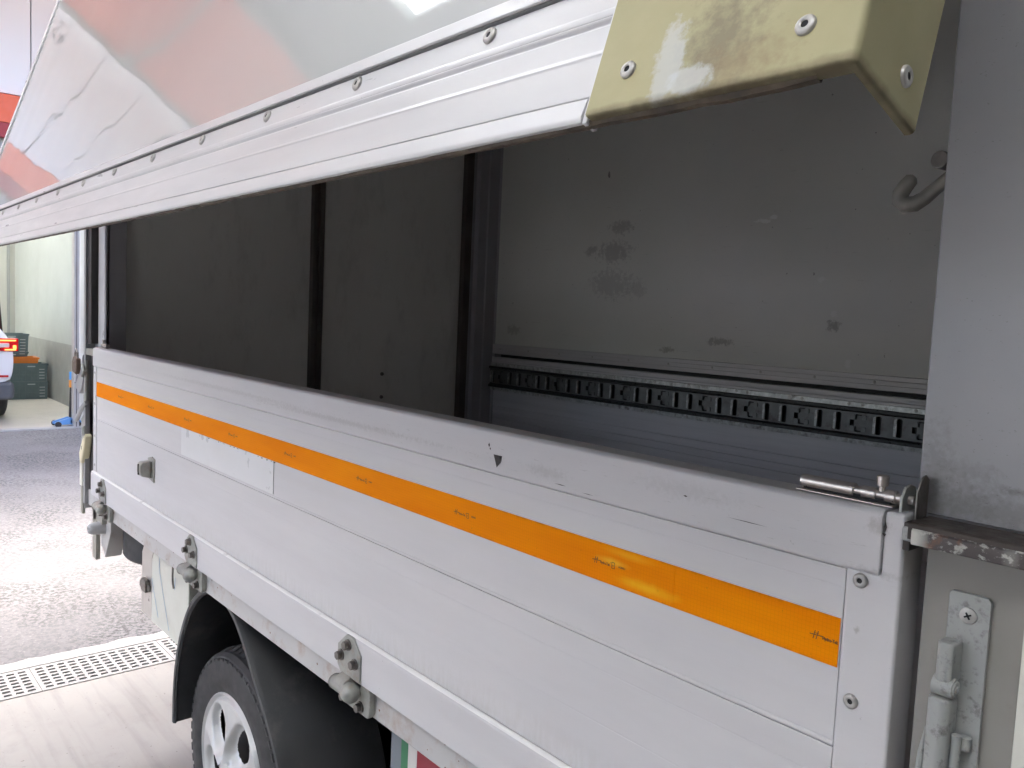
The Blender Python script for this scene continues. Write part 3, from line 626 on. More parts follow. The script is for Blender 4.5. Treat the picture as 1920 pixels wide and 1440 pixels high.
# hinges
up_poly = [(-.040, .870), (-.028, .858), (.040, .858), (.040, .908), (.016, .932), (.010, .934), (-.010, .934), (-.040, .908)]
lo_poly = [(-.034, .824), (-.026, .842), (.030, .842), (.036, .866), (.048, .869), (.058, .862), (.064, .845), (.064, .806), (.058, .799), (-.020, .799), (-.034, .806)]
rail = MB().prism([(.008, .797), (.008, .852), (.045, .852), (.045, .797)], 'x', -3.13, -.20).build('side_rail', 'sill', tk, bevel=.002, label='rust spotted rail under the gate')
for hx in (-2.872, -2.062, -1.262, -.47):
    b = MB(); b.prism([(hx+x, z) for x, z in up_poly], 'y', -.0125, -.0072); b.build('hinge_plate', 'steel', core, bevel=.001)
    b = MB(); b.tube([(hx-.034, -.020, .840), (hx+.012, -.020, .840)], .0135, 18); b.prism([(-.0125, .860), (-.0072, .860), (-.0075, .840), (-.0325, .846), (-.026, .853)], 'x', hx-.022, hx+.010)
    b.build('hinge_barrel', 'steel', core, smooth=40)
    b = MB(); b.lathe([(0, .0155), (.006, .0175), (.013, .0175), (.021, .0150), (.027, .0095), (.030, .0001)], (hx+.013, -.018, .838), (1, -.25, 0), 20); b.build('hinge_pin', 'steel', rail, smooth=50)
    MB().lathe([(0, .0001), (0, .0138), (-.003, .0150)], (hx-.0345, -.020, .840), (-1, 0, 0), 18).build('barrel_end', 'bolt', rail)
    b = MB(); b.prism([(hx+x, z) for x, z in lo_poly], 'y', -.0055, .0075); b.build('hinge_plate', 'steel', rail, bevel=.002)
    for (x, z) in ((-.002, .917), (-.026, .891), (.023, .889)): inst('bolt', bolt_me, T(hx+x, -.0127, z) @ FACE_NEG_Y @ Matrix.Rotation(rnd.uniform(0, 1), 4, 'Z'), core)
    for (x, z) in ((-.018, .814), (.036, .813)): inst('bolt', bolt_me, T(hx+x, -.0062, z) @ FACE_NEG_Y @ Matrix.Rotation(rnd.uniform(0, 1), 4, 'Z'), rail)
b = MB()
for i in range(60):
    x = rnd.uniform(-3.0, -.6); z = rnd.uniform(.80, .85); s_ = rnd.uniform(.0008, .0028)
    b.add([(x-s_, .0075, z), (x, .0075, z+s_), (x+s_*1.3, .0075, z), (x, .0075, z-s_*1.2)], [(0, 1, 2, 3)])
tag(b.build('rust_spot', mat('rust_brown', (.20, .09, .045), .7, var=.3), rail), kind='stuff')

# slide bolts on top of the gate
def slide_bolt(x0, x1, kx, flip=1):
    y = .018; z = 1.3695; L = x1-x0
    r = MB().box(min(x0, x1), max(x0, x1), y-.010, y+.012, 1.3605, 1.3622).build('slide_bolt', 'chrome', core, bevel=.0006, label='shiny slide bolt on top of the gate')
    b = MB(); b.tube([(x0+L*.02, y, z), (x0+L*.58, y, z)], .0065, 18); b.tube([(x0+L*.66, y, z), (x0+L*.80, y, z)], .0060, 18); b.tube([(x0+L*.89, y, z), (x0+L*.99, y, z)], .0062, 18)
    b.build('bolt_barrel', 'chrome', core, smooth=40)
    b = MB(); b.tube([(x0+L*.5, y, z), (x0+L*1.16, y, z)], .0044, 14); b.cyl((x0+L*.845, y, z), (x0+L*.845, y, z+.012), .0030); b.lathe([(0, .003), (.001, .0052), (.010, .0056), (.011, .004), (.011, .0001)], (x0+L*.845, y, z+.008), (0, 0, 1), 16)
    b.build('bolt_rod', 'chrome', core, smooth=40)
    MB().box(x0+L*.05 if L > 0 else x1, x0+L*.95 if L > 0 else x0+L*.05, y-.004, y+.004, 1.3618, z-.003).build('bolt_saddle', 'dark', core)
slide_bolt(-.424, -.326, 0)
slide_bolt(-2.925, -2.985, 0)
b = MB()
b.prism([(.004, 1.353), (.004, 1.372), (.010, 1.381), (.020, 1.384), (.030, 1.381), (.034, 1.372), (.034, 1.353)], 'x', -.3185, -.3155)
b.build('bolt_catch', 'steel', tk, bevel=.0006)
b = MB(); b.prism([(.005, 1.355), (.005, 1.380), (.012, 1.392), (.021, 1.395), (.028, 1.39), (.028, 1.355)], 'x', -.3050, -.3030); b.build('catch_plate', 'bolt', tk, bevel=.0006)

# --- wing: side skin + roof half swung up together (local axes: x, up the skin, outwards)
TH = R_(17.764)
WING = T(0, -.3723, 1.6465) @ Matrix(((1, 0, 0, 0), (0, math.sin(TH), -math.cos(TH), 0), (0, math.cos(TH), math.sin(TH), 0), (0, 0, 0, 1)))
WX0, WX1 = -3.045, -.195
WL = 1.50
wing = MB().box(WX0+.02, WX1-.03, .112, WL, -.020, -.0025).build('wing_side_panel', 'skin', tk, M4=WING, label='raised glossy white wing panel')
def wb(): return MB()
def wprof(prof, x0, x1, name, m, bevel=.001):
    """profile (v, off)"""
    b = MB(); b.prism(prof, 'x', x0, x1); return b.build(name, m, wing, bevel=bevel, seg=1, local=True)
RX = -.3765
wprof([(.1115, -.002), (.1115, .0015), (.1245, .0010), (.1265, -.0020)], WX0, RX, 'edge_trim', 'rail')
wprof([(.0795, -.013), (.0795, -.0015), (.0855, -.0012), (.0870, -.0028), (.1085, -.0032), (.1100, -.0032), (.1100, -.013)], WX0, RX, 'rivet_strip', 'rail')
wprof([(.0185, -.013), (.0185, .0010), (.047, .0012), (.0485, .0022), (.0505, .0022), (.052, .0010), (.0710, .0005), (.0730, -.0015), (.0740, -.0025), (.0760, .0004), (.0785, .0004), (.0785, -.013)], WX0, RX, 'rail_board', 'rail')
wprof([(-.0010, -.004), (-.001, .003), (.003, .0045), (.0165, .0030), (.0165, -.012), (.012, -.012), (.004, -.0055)], WX0, RX, 'rail_lip', 'rail', .0006)
wprof([(.0172, -.013), (.0172, -.0302), (.06, -.062), (.112, -.062), (.112, -.0302), (.0300, -.0302)], WX0+.005, RX-.002, 'rail_core', 'intalu')
b = MB(); n = 160
vs = []; fs = []; r2 = random.Random(5)
for i in range(n+1):
    x = WX0+(WX1-.022-WX0)*i/n; e = r2.uniform(0, .0022) if x > -1.6 else r2.uniform(0, .0008)
    vs += [(x, .0008, .0015), (x, -.0012-e, -.0005), (x, -.0010-e*.6, -.0050), (x, .003, -.0060)]
for i in range(n):
    a = i*4; fs += [(a+j, a+j+1, a+j+5, a+j+4) for j in range(3)]
b.add(vs, fs); b.build('bottom_seal', 'brownseal', wing, local=True, label='grimy seal along the lower wing edge')
for k in range(13): inst('rivet', rivet_me, T(-.518-.2035*k, .1005, -.0030), wing, True)
MB().box(WX0-.004, WX0+.030, .128, WL, -.06, .0015).build('end_trim', 'rail', wing, bevel=.002, local=True)
for k in range(4): inst('rivet', small_rivet, T(WX0+.012, .25+.33*k, .0016), wing, True)
wprof([(-.002, -.008), (-.002, .0035), (.3, .0035), (.3, -.008)], RX+.0007, RX+.0052, 'cap_joint', 'rail')
# cream corner cap: front face and end face wrap the corner
b = MB(); cx0, cx1 = RX+.006, WX1
outer = [(cx0, -.004), (cx0, .0065), (cx1-.004, .0065), (cx1-.0012, .0053), (cx1, .0025), (cx1, -.066), (cx1-.005, -.066), (cx1-.005, -.004)]
rg = []
for v, ins in ((.0, .0022), (.0006, .0008), (.002, 0), (.05, 0), (.1, 0), (.20, 0), (.42, 0)):
    rg.append([(x + (ins if x < -.3 else -ins if x > cx1-.001 else 0), v, o - (ins if o > 0 else 0)) for x, o in outer])
b.rings(rg, cap0=True, cap1=True); cap_o = b.build('corner_cap', 'cap', wing, smooth=45, local=True, label='stained cream rubber cap on the wing corner'); wm_ = cap_o.modifiers.new('weighted', 'WEIGHTED_NORMAL'); wm_.weight = 100
for x, v in ((-.343, .0268), (-.226, .0258), (-.343, .13), (-.226, .13)): inst('rivet', rivet_me, T(x, v, .0064) @ Matrix.Scale(.80, 4), wing, True)
inst('rivet', rivet_me, T(cx1-.0001, .020, -.043) @ Matrix.Rotation(R_(90), 4, 'Y') @ Matrix.Scale(.8, 4), wing, True)
inst('rivet', rivet_me, T(cx1-.0001, .13, -.043) @ Matrix.Rotation(R_(90), 4, 'Y'), wing, True)
# roof half, swung with the wing: from the top of the skin to the hinge over the middle of the bed
top = WING @ Vector((0, WL, -.03)); HY, HZ = .868, 2.87
d = Vector((0, HY-top.y, HZ-top.z)); nrm = Vector((0, -d.z, d.y)).normalized()*.02
b = MB(); b.prism([(top.y-nrm.y, top.z-nrm.z), (HY-nrm.y, HZ-nrm.z), (HY+nrm.y, HZ+nrm.z), (top.y-.03+nrm.y, top.z+nrm.z+.02)], 'x', WX0, WX1); b.build('wing_roof', 'doorin', tk)
MB().box(WX0, WX1, HY-.05, HY+.05, HZ-.16, HZ-.03).build('hinge_beam', 'intpost', tk)

# --- far side: closed wing, gate and cargo track
FY = 1.736
MB().box(-3.03, -.22, FY+.041, FY+.06, .86, 1.4).build('far_gap_light_block', 'black', tk)  # black sheet added to stop outside light at the gap over the far gate
fw = MB().box(-3.03, -.22, FY, FY+.05, 1.399, 2.80).build('far_wing_panel', 'intwall', tk)
MB().prism([(.90, 2.78), (.90, 2.82), (1.80, 2.82), (1.80, 2.78)], 'x', WX0, WX1).build('far_roof', 'doorin', tk)
b = MB(); b.prism([(FY, 1.352), (FY-.006, 1.354), (FY-.006, 1.368), (FY-.0045, 1.369), (FY-.006, 1.370), (FY-.006, 1.383), (FY-.0045, 1.384), (FY-.006, 1.385), (FY-.006, 1.398), (FY+.04, 1.3985), (FY+.04, 1.352)], 'x', -3.02, -.22); b.build('trim_strip', 'intalu', fw)
for k in range(14): inst('rivet', small_rivet, T(-2.93+.198*k, FY-.0062, 1.3765) @ FACE_NEG_Y, fw)
b = MB(); prof = [(FY, .86)]
for z in (.95, .99, 1.047, 1.075, 1.105): prof += [(FY, z-.0022), (FY+.003, z), (FY, z+.0022)]
prof += [(FY, 1.30), (FY-.006, 1.302), (FY-.006, 1.318), (FY-.004, 1.320), (FY-.006, 1.322), (FY-.006, 1.337), (FY+.03, 1.337), (FY+.03, .86)]
b.prism(prof, 'x', -2.975, -.22); fg = b.build('far_gate', 'intalu', tk)
MB().box(-3.005, -2.976, FY-.008, FY+.03, .86, 1.339).build('far_gate_stile', 'intalu', fg)
# cargo track with slots
TX0, TX1 = -2.985, -.25; TZ = 1.2455; holes = []; lipspots = []; crosses = []; k = 0; x = -2.962; SL = .0285
slip_me = MB().prism([(-.0055, -SL+.004), (.003, -SL+.001), (.003, SL-.001), (-.0055, SL-.004)], 'y', -.0080, 0).mesh('slot_lip', 'trackrim'); clip_me = MB().prism([(-.0075, -.005), (-.005, -.0075), (.005, -.0075), (.0075, -.005), (.0075, .005), (.005, .0075), (-.005, .0075), (-.0075, .005)], 'y', -.0055, 0).mesh('slot_lip', 'track')
while x < TX1-.04:
    if k % 3 == 1:
        a, e = .0095, .0275; c = (x, TZ)
        crosses.append(x); holes.append([(c[0]-a, c[1]-e), (c[0]+a, c[1]-e), (c[0]+a, c[1]-a), (c[0]+e, c[1]-a), (c[0]+e, c[1]+a), (c[0]+a, c[1]+a), (c[0]+a, c[1]+e), (c[0]-a, c[1]+e), (c[0]-a, c[1]+a), (c[0]-e, c[1]+a), (c[0]-e, c[1]-a), (c[0]-a, c[1]-a)])
        for sx in (-1, 1):
            for sz in (-1, 1): lipspots.append((clip_me, x+sx*.0182, TZ+sz*.0182))
    else:
        w, l = .0075, SL
        holes.append([(x-w, TZ-l+.004), (x-w*.5, TZ-l), (x+w*.5, TZ-l), (x+w, TZ-l+.004), (x+w, TZ+l-.004), (x+w*.5, TZ+l), (x-w*.5, TZ+l), (x-w, TZ+l-.004)])
        lipspots.append((slip_me, x-w-.003, TZ))
    x += .0635; k += 1
b = MB(); b.holes(rect(TX0, TX1, TZ-.040, TZ+.040), holes, 'y', FY-.0162, FY-.0138)
tr = b.build('cargo_track', 'track', fg, label='slotted steel cargo track along the far wall')
for x_ in crosses: MB().prism([(x_-.016, TZ-.023), (x_+.030, TZ-.023), (x_+.030, TZ+.023), (x_-.016, TZ+.023)], 'y', FY-.0105, FY-.0090).build('slot_back', 'track', fg)
for me_, x_, z_ in lipspots: inst('slot_lip', me_, T(x_, FY-.0136, z_), fg)
MB().box(TX0, TX1, FY-.003, FY-.0005, TZ-.042, TZ+.042).build('track_back', 'black', fg)
for sg_ in (1, -1):
    def Q(pts): return [(y_, TZ+sg_*z_) for y_, z_ in pts]
    b = MB(); b.prism(Q([(FY-.0005, .0497), (FY-.0140, .0497), (FY-.0130, .0640), (FY-.0115, .0655), (FY-.0005, .0655)]), 'x', TX0, TX1); b.build('track_flange', 'trackrim', fg)
    b = MB(); b.prism(Q([(FY-.0162, .0330), (FY-.0180, .0355), (FY-.0245, .0390), (FY-.0245, .0475), (FY-.022, .0494), (FY-.015, .0494), (FY-.015, .0330)]), 'x', TX0, TX1); b.build('track_web_edge', 'tracklip', fg)
x = -2.86; k = 0
while x < TX1:
    for z in (TZ+.0575, TZ-.0575): inst('rivet', small_rivet, T(x, FY-.0136, z) @ FACE_NEG_Y @ Matrix.Scale(1.2, 4), fg)
    x += (.045, .16)[k % 2]; k += 1

# --- rear end: posts and doors seen from inside
PZ0, PZ1 = .80, 2.78
b = MB(); b.prism([(-3.14, -.004), (-3.118, -.004), (-3.118, .028), (-2.992, .028), (-2.992, .034), (-3.02, .04), (-3.02, .094), (-3.14, .094)], 'z', PZ0, PZ1)
b.build('rear_post', 'postpaint', tk, bevel=.002, label='rear corner post at the end of the gate')
MB().box(-3.075, -3.0, .0265, .0278, 1.345, PZ1).build('post_flange', 'rail', tk)
MB().box(-3.1175, -3.076, .004, .0275, 1.37, PZ1).build('post_seal', 'seal', tk)
MB().box(-3.12, -3.02, -.002, .03, 1.330, 1.352).build('post_ledge', 'olive', tk)
MB().box(-3.019, -3.0, .042, .096, PZ0, PZ1).build('post_inner', 'intpost', tk)
b = MB(); b.prism([(-3.14, 1.605), (-3.02, 1.605), (-3.02, 1.62), (-2.99, 1.62), (-2.99, 1.668), (-2.985, 1.672), (-2.985, 1.73), (-2.975, 1.735), (-2.975, 1.8), (-3.14, 1.8)], 'z', PZ0, PZ1); b.build('rear_post', 'intpost', tk, bevel=.0015)
for y0, y1 in ((.097, .806), (.870, 1.566)):
    dr = MB().box(-3.11, -3.05, y0, y1, .84, 2.74).build('rear_door', 'doorin', tk, bevel=.002)
    if y0 > .5:
        for z in (1.255, 1.154): inst('screw', bolt_me, T(-3.0499, 1.161, z) @ Matrix.Rotation(R_(90), 4, 'Y') @ Matrix.Scale(.8, 4), dr)
b = MB(); b.prism([(-3.12, .807), (-3.052, .807), (-3.042, .815), (-3.042, .831), (-3.050, .834), (-3.050, .842), (-3.042, .845), (-3.042, .861), (-3.052, .869), (-3.12, .869)], 'z', .84, 2.74); b.build('door_gasket', 'gasket', tk)
MB().box(-3.10, -3.02, 1.5665, 1.604, .84, 2.74).build('door_seal', 'gasket', tk)
MB().box(-3.14, -3.03, .03, 1.75, .74, .838).build('rear_sill', 'olive', tk)
MB().box(-3.14, -3.03, .03, 1.75, 2.745, 2.85).build('rear_header', 'intpost', tk)
# rear door lock gear outside
MB().box(-3.150, -3.138, .0, .09, .78, 2.75).build('door_edge', 'rail', tk)
lk = MB(); lk.tube([(-3.158, .030, .84), (-3.158, .030, 2.7)], .011, 12); lk.build('lock_bar', 'steel', tk, smooth=40)
b = MB(); b.prism([(-3.235, 1.25), (-3.222, 1.225), (-3.165, 1.285), (-3.135, 1.33), (-3.130, 1.245), (-3.155, 1.205), (-3.19, 1.185), (-3.225, 1.20)], 'y', -.008, .012); b.build('lock_hasp', 'postpaint', tk, bevel=.006, seg=2)
b = MB(); b.prism([(-3.24, 1.09), (-3.12, 1.165), (-3.06, 1.17), (-3.06, 1.10), (-3.10, 1.03), (-3.18, .985), (-3.235, .99)], 'y', .012, .026); b.build('lock_handle', 'latch', tk, bevel=.004)
b = MB(); b.tube([(-3.235, -.004, 1.085), (-3.16, -.006, 1.135), (-3.10, -.004, 1.165)], .008, 10); b.build('handle_lever', 'greyplast', tk, smooth=40)
b = MB(); b.tube([(-3.102, -.004, 1.17), (-3.098, -.004, 1.29), (-3.098, -.004, 1.31)], .007, 10); b.tube([(-3.105, -.016, 1.255), (-3.085, -.016, 1.275), (-3.105, -.016, 1.295)], .006, 8); b.build('latch_rod', 'steel', tk, smooth=40)
b = MB(); b.prism([(-3.160, .980), (-3.100, 1.055), (-3.080, 1.045), (-3.098, .995), (-3.128, .944), (-3.150, .942)], 'y', -.014, .012); b.build('bump_pad', 'cream_stop', tk, bevel=.006, seg=3, label='cream rubber wedge on the rear post')
MB().box(-3.124, -3.121, -.0148, -.01, .995, 1.008).build('pad_screw', 'dark', tk)
b = MB(); b.tube([(-3.115, -.012, 1.045), (-3.115, -.012, 1.075), (-3.100, -.012, 1.08), (-3.093, -.012, 1.04)], .003, 8); b.build('pad_clip', 'steel', tk)
MB().box(-3.172, -3.140, -.008, .004, .86, .945).build('door_foot', 'cream_box', tk, bevel=.002)
MB().box(-3.168, -3.141, -.006, .004, .76, .8595).build('door_foot', 'olive', tk, bevel=.002)
MB().box(-3.14, -3.032, .012, .03, .853, 1.33).build('post_recess', 'seal', tk)

# --- front end: post, ledge, panel, latch
fp = MB().prism([(-.313, .030), (-.312, .028), (.08, .028), (.08, .08), (-.30, .08), (-.313, .06)], 'z', 1.358, 2.78).build('front_post', 'frontpost', tk, bevel=.0015, label='grey front corner post')
MB().box(-.305, -.28, .045, .06, .70, 1.338).build('front_gap_shade', 'seal', tk)  # dark strip set behind the gap to stand in for its deep shade
MB().box(-.293, .08, .012, .042, .70, 1.338).build('front_panel', 'low', tk, label='dull beige panel below the post')
ld = MB().prism([(-.018, 1.3525), (-.0165, 1.3555), (-.013, 1.357), (.027, 1.357), (.027, 1.342), (-.018, 1.342)], 'x', -.3, .08).build('front_ledge', 'ledge', tk, label='grimy brown ledge at the foot of the post')
MB().prism([(-.0195, 1.338), (-.0205, 1.340), (-.0205, 1.3505), (-.0185, 1.3525), (-.0175, 1.3515), (-.0175, 1.338)], 'x', -.296, .08).build('worn_edge', 'worn', ld, bevel=.0004, label='scraped white rail edge')
MB().box(-.3055, -.299, -.014, .026, 1.330, 1.3555).build('ledge_end', 'ledge', tk, bevel=.001)
MB().box(-.306, -.2965, -.0170, -.013, 1.339, 1.352).build('weld', 'latch', tk, bevel=.002)
MB().box(-.224+.014, -.16, .004, .0118, .8, 1.335).build('front_strip', 'cream_box', tk, bevel=.001)
lp = MB(); lp.prism([(-.2705, 1.09), (-.2365, 1.09), (-.2365, 1.2965), (-.239, 1.3), (-.268, 1.3), (-.2705, 1.2975)], 'y', .0075, .0118); lat = lp.build('latch_plate', 'latch', tk, bevel=.0008, label='grey painted lock plate with a lever')
b = MB(); b.lathe([(0, .0073), (.0012, .0070), (.0018, .0055), (.0018, .0001)], (-.2535, .0073, 1.281), (0, -1, 0), 22); b.build('latch_screw', 'rivet', lat, smooth=40)
b = MB(); zc = 1.281
for a in (.5, .5+math.pi/2):
    dx, dz = math.cos(a), math.sin(a); q = bar(-.2535-dx*.0032, zc-dz*.0032, -.2535+dx*.0032, zc+dz*.0032, .0014); b.prism(q, 'y', .0050, .0056)
b.build('screw_cross', 'dark', lat)
b = MB(); b.rings([[(x+(-.2625), y, z) for x, y in ((-.0075, .0075), (-.0085, -.006), (-.006, -.013), (.004, -.013), (.0062, -.010), (.0075, .0075))] for z in (1.222, 1.236, 1.2545, 1.258)], cap0=True, cap1=True)
b.build('lever_head', 'latch', lat, bevel=.0028, seg=4, smooth=40)
b = MB(); b.tube([(-.2712, -.006, 1.218), (-.2545, -.006, 1.218)], .0088, 20); b.lathe([(0, .0072), (.0016, .0072), (.002, .006), (.002, .0032), (.003, .003), (.003, .0001)], (-.2545, -.006, 1.218), (1, 0, 0), 20); b.build('lever_pin', 'latch', lat, smooth=40)
b = MB()
b.rings([[(x-.2635-.00, y, z) for x, y in ((-.0100, .004), (-.0105, -.008), (-.0085, -.0155), (.0035, -.0165), (.0085, -.0125), (.0095, .004))] for z in (.98, 1.15, 1.2085)], cap0=True, cap1=True); b.build('lever_arm', 'latch', lat, bevel=.0030, seg=4, smooth=40)
b = MB(); b.tube([(-.252, -.004, 1.10), (-.250, -.004, 1.172), (-.2505, -.004, 1.178)], .0042, 10); b.tube([(-.2455, .003, 1.165), (-.2455, .003, 1.176)], .005, 10); b.build('lever_link', 'latch', lat, smooth=40)
b = MB(); b.tube([(-.283, -.004, 1.05), (-.278, -.004, 1.15), (-.2765, -.002, 1.175)], [.004, .003, .0008], 8); b.build('lever_spring', 'latch', lat, smooth=40)
MB().box(-.22, -.16, .08, FY+.05, .86, 2.80).build('front_wall', 'intwall', tk)
# wing hook hanging inside the front post
b = MB(); c = Vector((-.335, .05, 1.632)); pts = []
pts += [(-.290, .056, 1.672), (-.318, .054, 1.650)]
for a in range(-50, 190, 24): pts.append((-.3290+.0105*math.sin(R_(a))*-1, .052, 1.640-.0105*math.cos(R_(a))+.001*(a > 150)))
pts = [(-.300, .052, 1.682), (-.315, .051, 1.671), (-.328, .050, 1.660), (-.338, .050, 1.6515), (-.346, .049, 1.6465), (-.3545, .048, 1.646), (-.3595, .047, 1.6505), (-.3590, .046, 1.657), (-.3545, .045, 1.6635), (-.3490, .044, 1.669), (-.3465, .044, 1.6712)]
b.tube(pts, [.0062, .0062, .0064, .0070, .0078, .0082, .0082, .0078, .0074, .0066, .003], 16); b.build('wing_hook', mat('hook_steel', (.20, .19, .17), .45, .2, var=.15, vscale=40), tk, smooth=50, label='curled steel hook beside the front post')
MB().cyl((-.324, .040, 1.684), (-.322, .056, 1.684), .0082, n=22).build('hook_pivot', 'bolt', tk, bevel=.001)
MB().cyl((-.320, .05, 1.700), (-.306, .052, 1.700), .0035, n=12).build('hook_pivot', 'intpost', tk)

# --- bed, chassis, wheels, guards
MB().box(-3.03, -.16, .046, 1.75, .80, .862).build('bed_floor', 'intalu', tk)
for y in (.50, 1.16): MB().box(-3.1, 2.0, y, y+.07, .58, .74).build('chassis_rail', 'black', tk)
for x in (-2.9, -2.45, -1.5, -1.0, -.45): MB().box(x-.03, x+.03, .25, 1.50, .74, .797).build('cross_member', 'black', tk)
MB().box(-2.62, -1.4, .30, 1.45, .30, .58).build('axle_housing', 'black', tk, bevel=.05)
def tyre(parent, c, ax, R, w, name='wheel', lugs=True):
    b = MB(); h = w/2
    prof = [(-h*.86, R*.60), (-h*.98, R*.68), (-h, R*.78), (-h*.97, R*.88), (-h*.90, R*.945), (-h*.78, R*.972), (h*.78, R*.972), (h*.90, R*.945), (h*.97, R*.88), (h*1.0, R*.78), (h*.98, R*.70), (h*.955, R*.685), (h*.93, R*.62), (h*.80, R*.60)]
    b.lathe(prof, c, ax, 72, True)
    if lugs:
        d = Vector(ax).normalized(); a = d.orthogonal().normalized(); e = d.cross(a); C = Vector(c); nL = 58
        for k in range(nL):
            t0 = 2*math.pi*k/nL; t1 = t0+2*math.pi/nL*.66
            for (h0, h1, r0, r1, sk) in ((h*.50, h*.955, R, R*.925, .03), (-h*.955, -h*.50, R*.925, R, .03), (-h*.42, -h*.05, R, R, .05), (h*.05, h*.42, R, R, .05)):
                vs = []
                for hh, rr, s_ in ((h0, r0, 0), (h1, r1, sk)):
                    for tt in (t0+s_, t1+s_):
                        u = a*math.cos(tt)+e*math.sin(tt); vs += [C+d*hh+u*rr, C+d*hh*.98+u*(rr-.018)]
                b.add(vs, [(0, 2, 6, 4), (0, 1, 3, 2), (4, 6, 7, 5), (0, 4, 5, 1), (2, 3, 7, 6)])
    o = b.build(name, 'rubber', parent, smooth=30); return o
WC = (-2.0, .168, .308)
def hubcap(parent, c, R):
    """five-spoke cover facing -Y: polar grid, windows left open, cheeks sloping into them"""
    na, nr = 220, 30; pts = []
    def leaf(r, th):
        k = round((th-R_(126))/R_(72)); d = th-(R_(126)+R_(72)*k)
        u = (r-.575)/.285; w = (abs(d)*r)/(.225+.03*u)
        return (abs(u)**2.6+abs(w)**2.2)
    b = MB(); vs = []; fs = []
    for j in range(nr+1):
        r = .14+.86*j/nr
        for i in range(na):
            th = 2*math.pi*i/na; f = leaf(r, th); d2 = th-R_(90); sp = d2-R_(72)*round(d2/R_(72))
            t = min(1, max(0, (1.75-f)/.95)); dep = .020*t*t*(3-2*t)
            ridge = max(0, 1-abs(sp)*r/.11)*(.008 if r < .9 else 0)
            y = -.012*(1-r)**.8 - ridge*(1-r)*1.6 + dep + (.009 if r > .965 else 0)
            vs.append((c[0]+R*r*math.cos(th), c[1]+y+.004, c[2]+R*r*math.sin(th)))
    for j in range(nr):
        for i in range(na):
            r = .14+.86*(j+.5)/nr; th = 2*math.pi*(i+.5)/na
            if leaf(r, th) < .72: continue
            i2 = (i+1) % na; fs.append((j*na+i, j*na+i2, (j+1)*na+i2, (j+1)*na+i))
    b.add(vs, fs)
    b.lathe([(0, R*.17), (-.004, R*.165), (-.007, R*.12), (-.007, .0001)], (c[0], c[1]-.008, c[2]), (0, 1, 0), 24)
    b.lathe([(.014, R*.99), (.006, R*1.012), (.002, R*1.03), (.006, R*1.05), (.016, R*1.055)], (c[0], c[1], c[2]), (0, 1, 0), 60)
    return b.build('wheel_cover', 'silver', parent, smooth=50)
w = tyre(tk, WC, (0, -1, 0), .307, .190)
hubcap(w, (WC[0], .072, WC[2]), .188)
MB().lathe([(0, .19), (.0, .0001)], (WC[0], .118, WC[2]), (0, 1, 0), 32).build('brake_disc', 'black', w)
w2 = tyre(tk, (-2.0, 1.575, .32), (0, 1, 0), .32, .195, lugs=False)
tyre(tk, (1.05, .165, .32), (0, -1, 0), .32, .195, lugs=False); tyre(tk, (1.05, 1.575, .32), (0, 1, 0), .32, .195, lugs=False)
# mudguard shell
pk_ = [(-2.318, .318), (-2.314, .42), (-2.297, .51), (-2.262, .60), (-2.207, .685), (-2.135, .75), (-2.06, .782), (-1.975, .785), (-1.90, .762), (-1.838, .715), (-1.775, .65), (-1.71, .585), (-1.655, .52), (-1.612, .44), (-1.585, .35), (-1.572, .26), (-1.568, .21)]
path = []
for i in range(len(pk_)-1):
    p0, p1, p2, p3 = [Vector(pk_[min(max(j, 0), len(pk_)-1)]) for j in (i-1, i, i+1, i+2)]
    for q in range(4):
        u = q/4; path.append(tuple(.5*((2*p1)+(p2-p0)*u+(2*p0-5*p1+4*p2-p3)*u*u+(3*p1-p0-3*p2+p3)*u**3)))
path.append(pk_[-1])
b = MB(); rg = []
for i, (x, z) in enumerate(path):
    q = Vector(path[min(i+1, len(path)-1)])-Vector(path[max(i-1, 0)]); nx, nz = (-q.y, q.x); l = math.hypot(nx, nz); nx, nz = nx/l, nz/l
    t = .004; lip = .012
    rg.append([(x-nx*lip, .042, z-nz*lip), (x-nx*lip*.6, .036, z-nz*lip*.6), (x+nx*t, .036, z+nz*t), (x+nx*(t+.006), .046, z+nz*(t+.006)), (x+nx*t, .30, z+nz*t), (x-nx*t, .30, z-nz*t), (x-nx*t, .048, z-nz*t)])
b.rings(rg, cap0=True, cap1=True); mg = b.build('mudguard', 'plastic', tk, smooth=50, label='black plastic mudguard arched over the wheel')
b = MB(); b.prism([(-1.57, .26), (-1.50, .28), (-1.38, .36), (-1.28, .56), (-1.28, .79), (-1.86, .79), (-1.78, .66), (-1.66, .52)], 'y', .30, .31); b.build('mudguard_liner', 'black', mg)
# toolbox behind the wheel
BY = .085
tb = MB().prism([(-2.672, .497), (-2.672, .70), (-2.635, .755), (-2.34, .755), (-2.34, .497)], 'y', BY, BY+.25).build('toolbox', 'cream_box', tk, bevel=.004, label='cream toolbox with pen marks behind the wheel')
MB().prism([(-2.775, .497), (-2.775, .70), (-2.735, .757), (-2.640, .757), (-2.6765, .702), (-2.6765, .497)], 'y', BY+.002, BY+.028).build('toolbox_door', 'stain', tb, bevel=.002)
b = MB(); b.box(-2.735, -2.69, BY-.014, BY+.001, .585, .625); b.box(-2.76, -2.735, BY-.010, BY+.001, .59, .612); b.box(-2.70, -2.672, BY-.008, BY-.001, .592, .612); b.build('toolbox_latch', 'bolt', tb, bevel=.002)
b = MB()
for (x0, z0, x1, z1) in ((-2.665, .64, -2.60, .53), (-2.59, .73, -2.595, .69), (-2.595, .69, -2.50, .52), (-2.45, .70, -2.455, .66)):
    q = bar(x0, z0, x1, z1, .0035); b.add([(x, BY-.0012, z) for x, z in q], [(0, 1, 2, 3)])
b.build('pen_mark', 'blue_ink', tb)
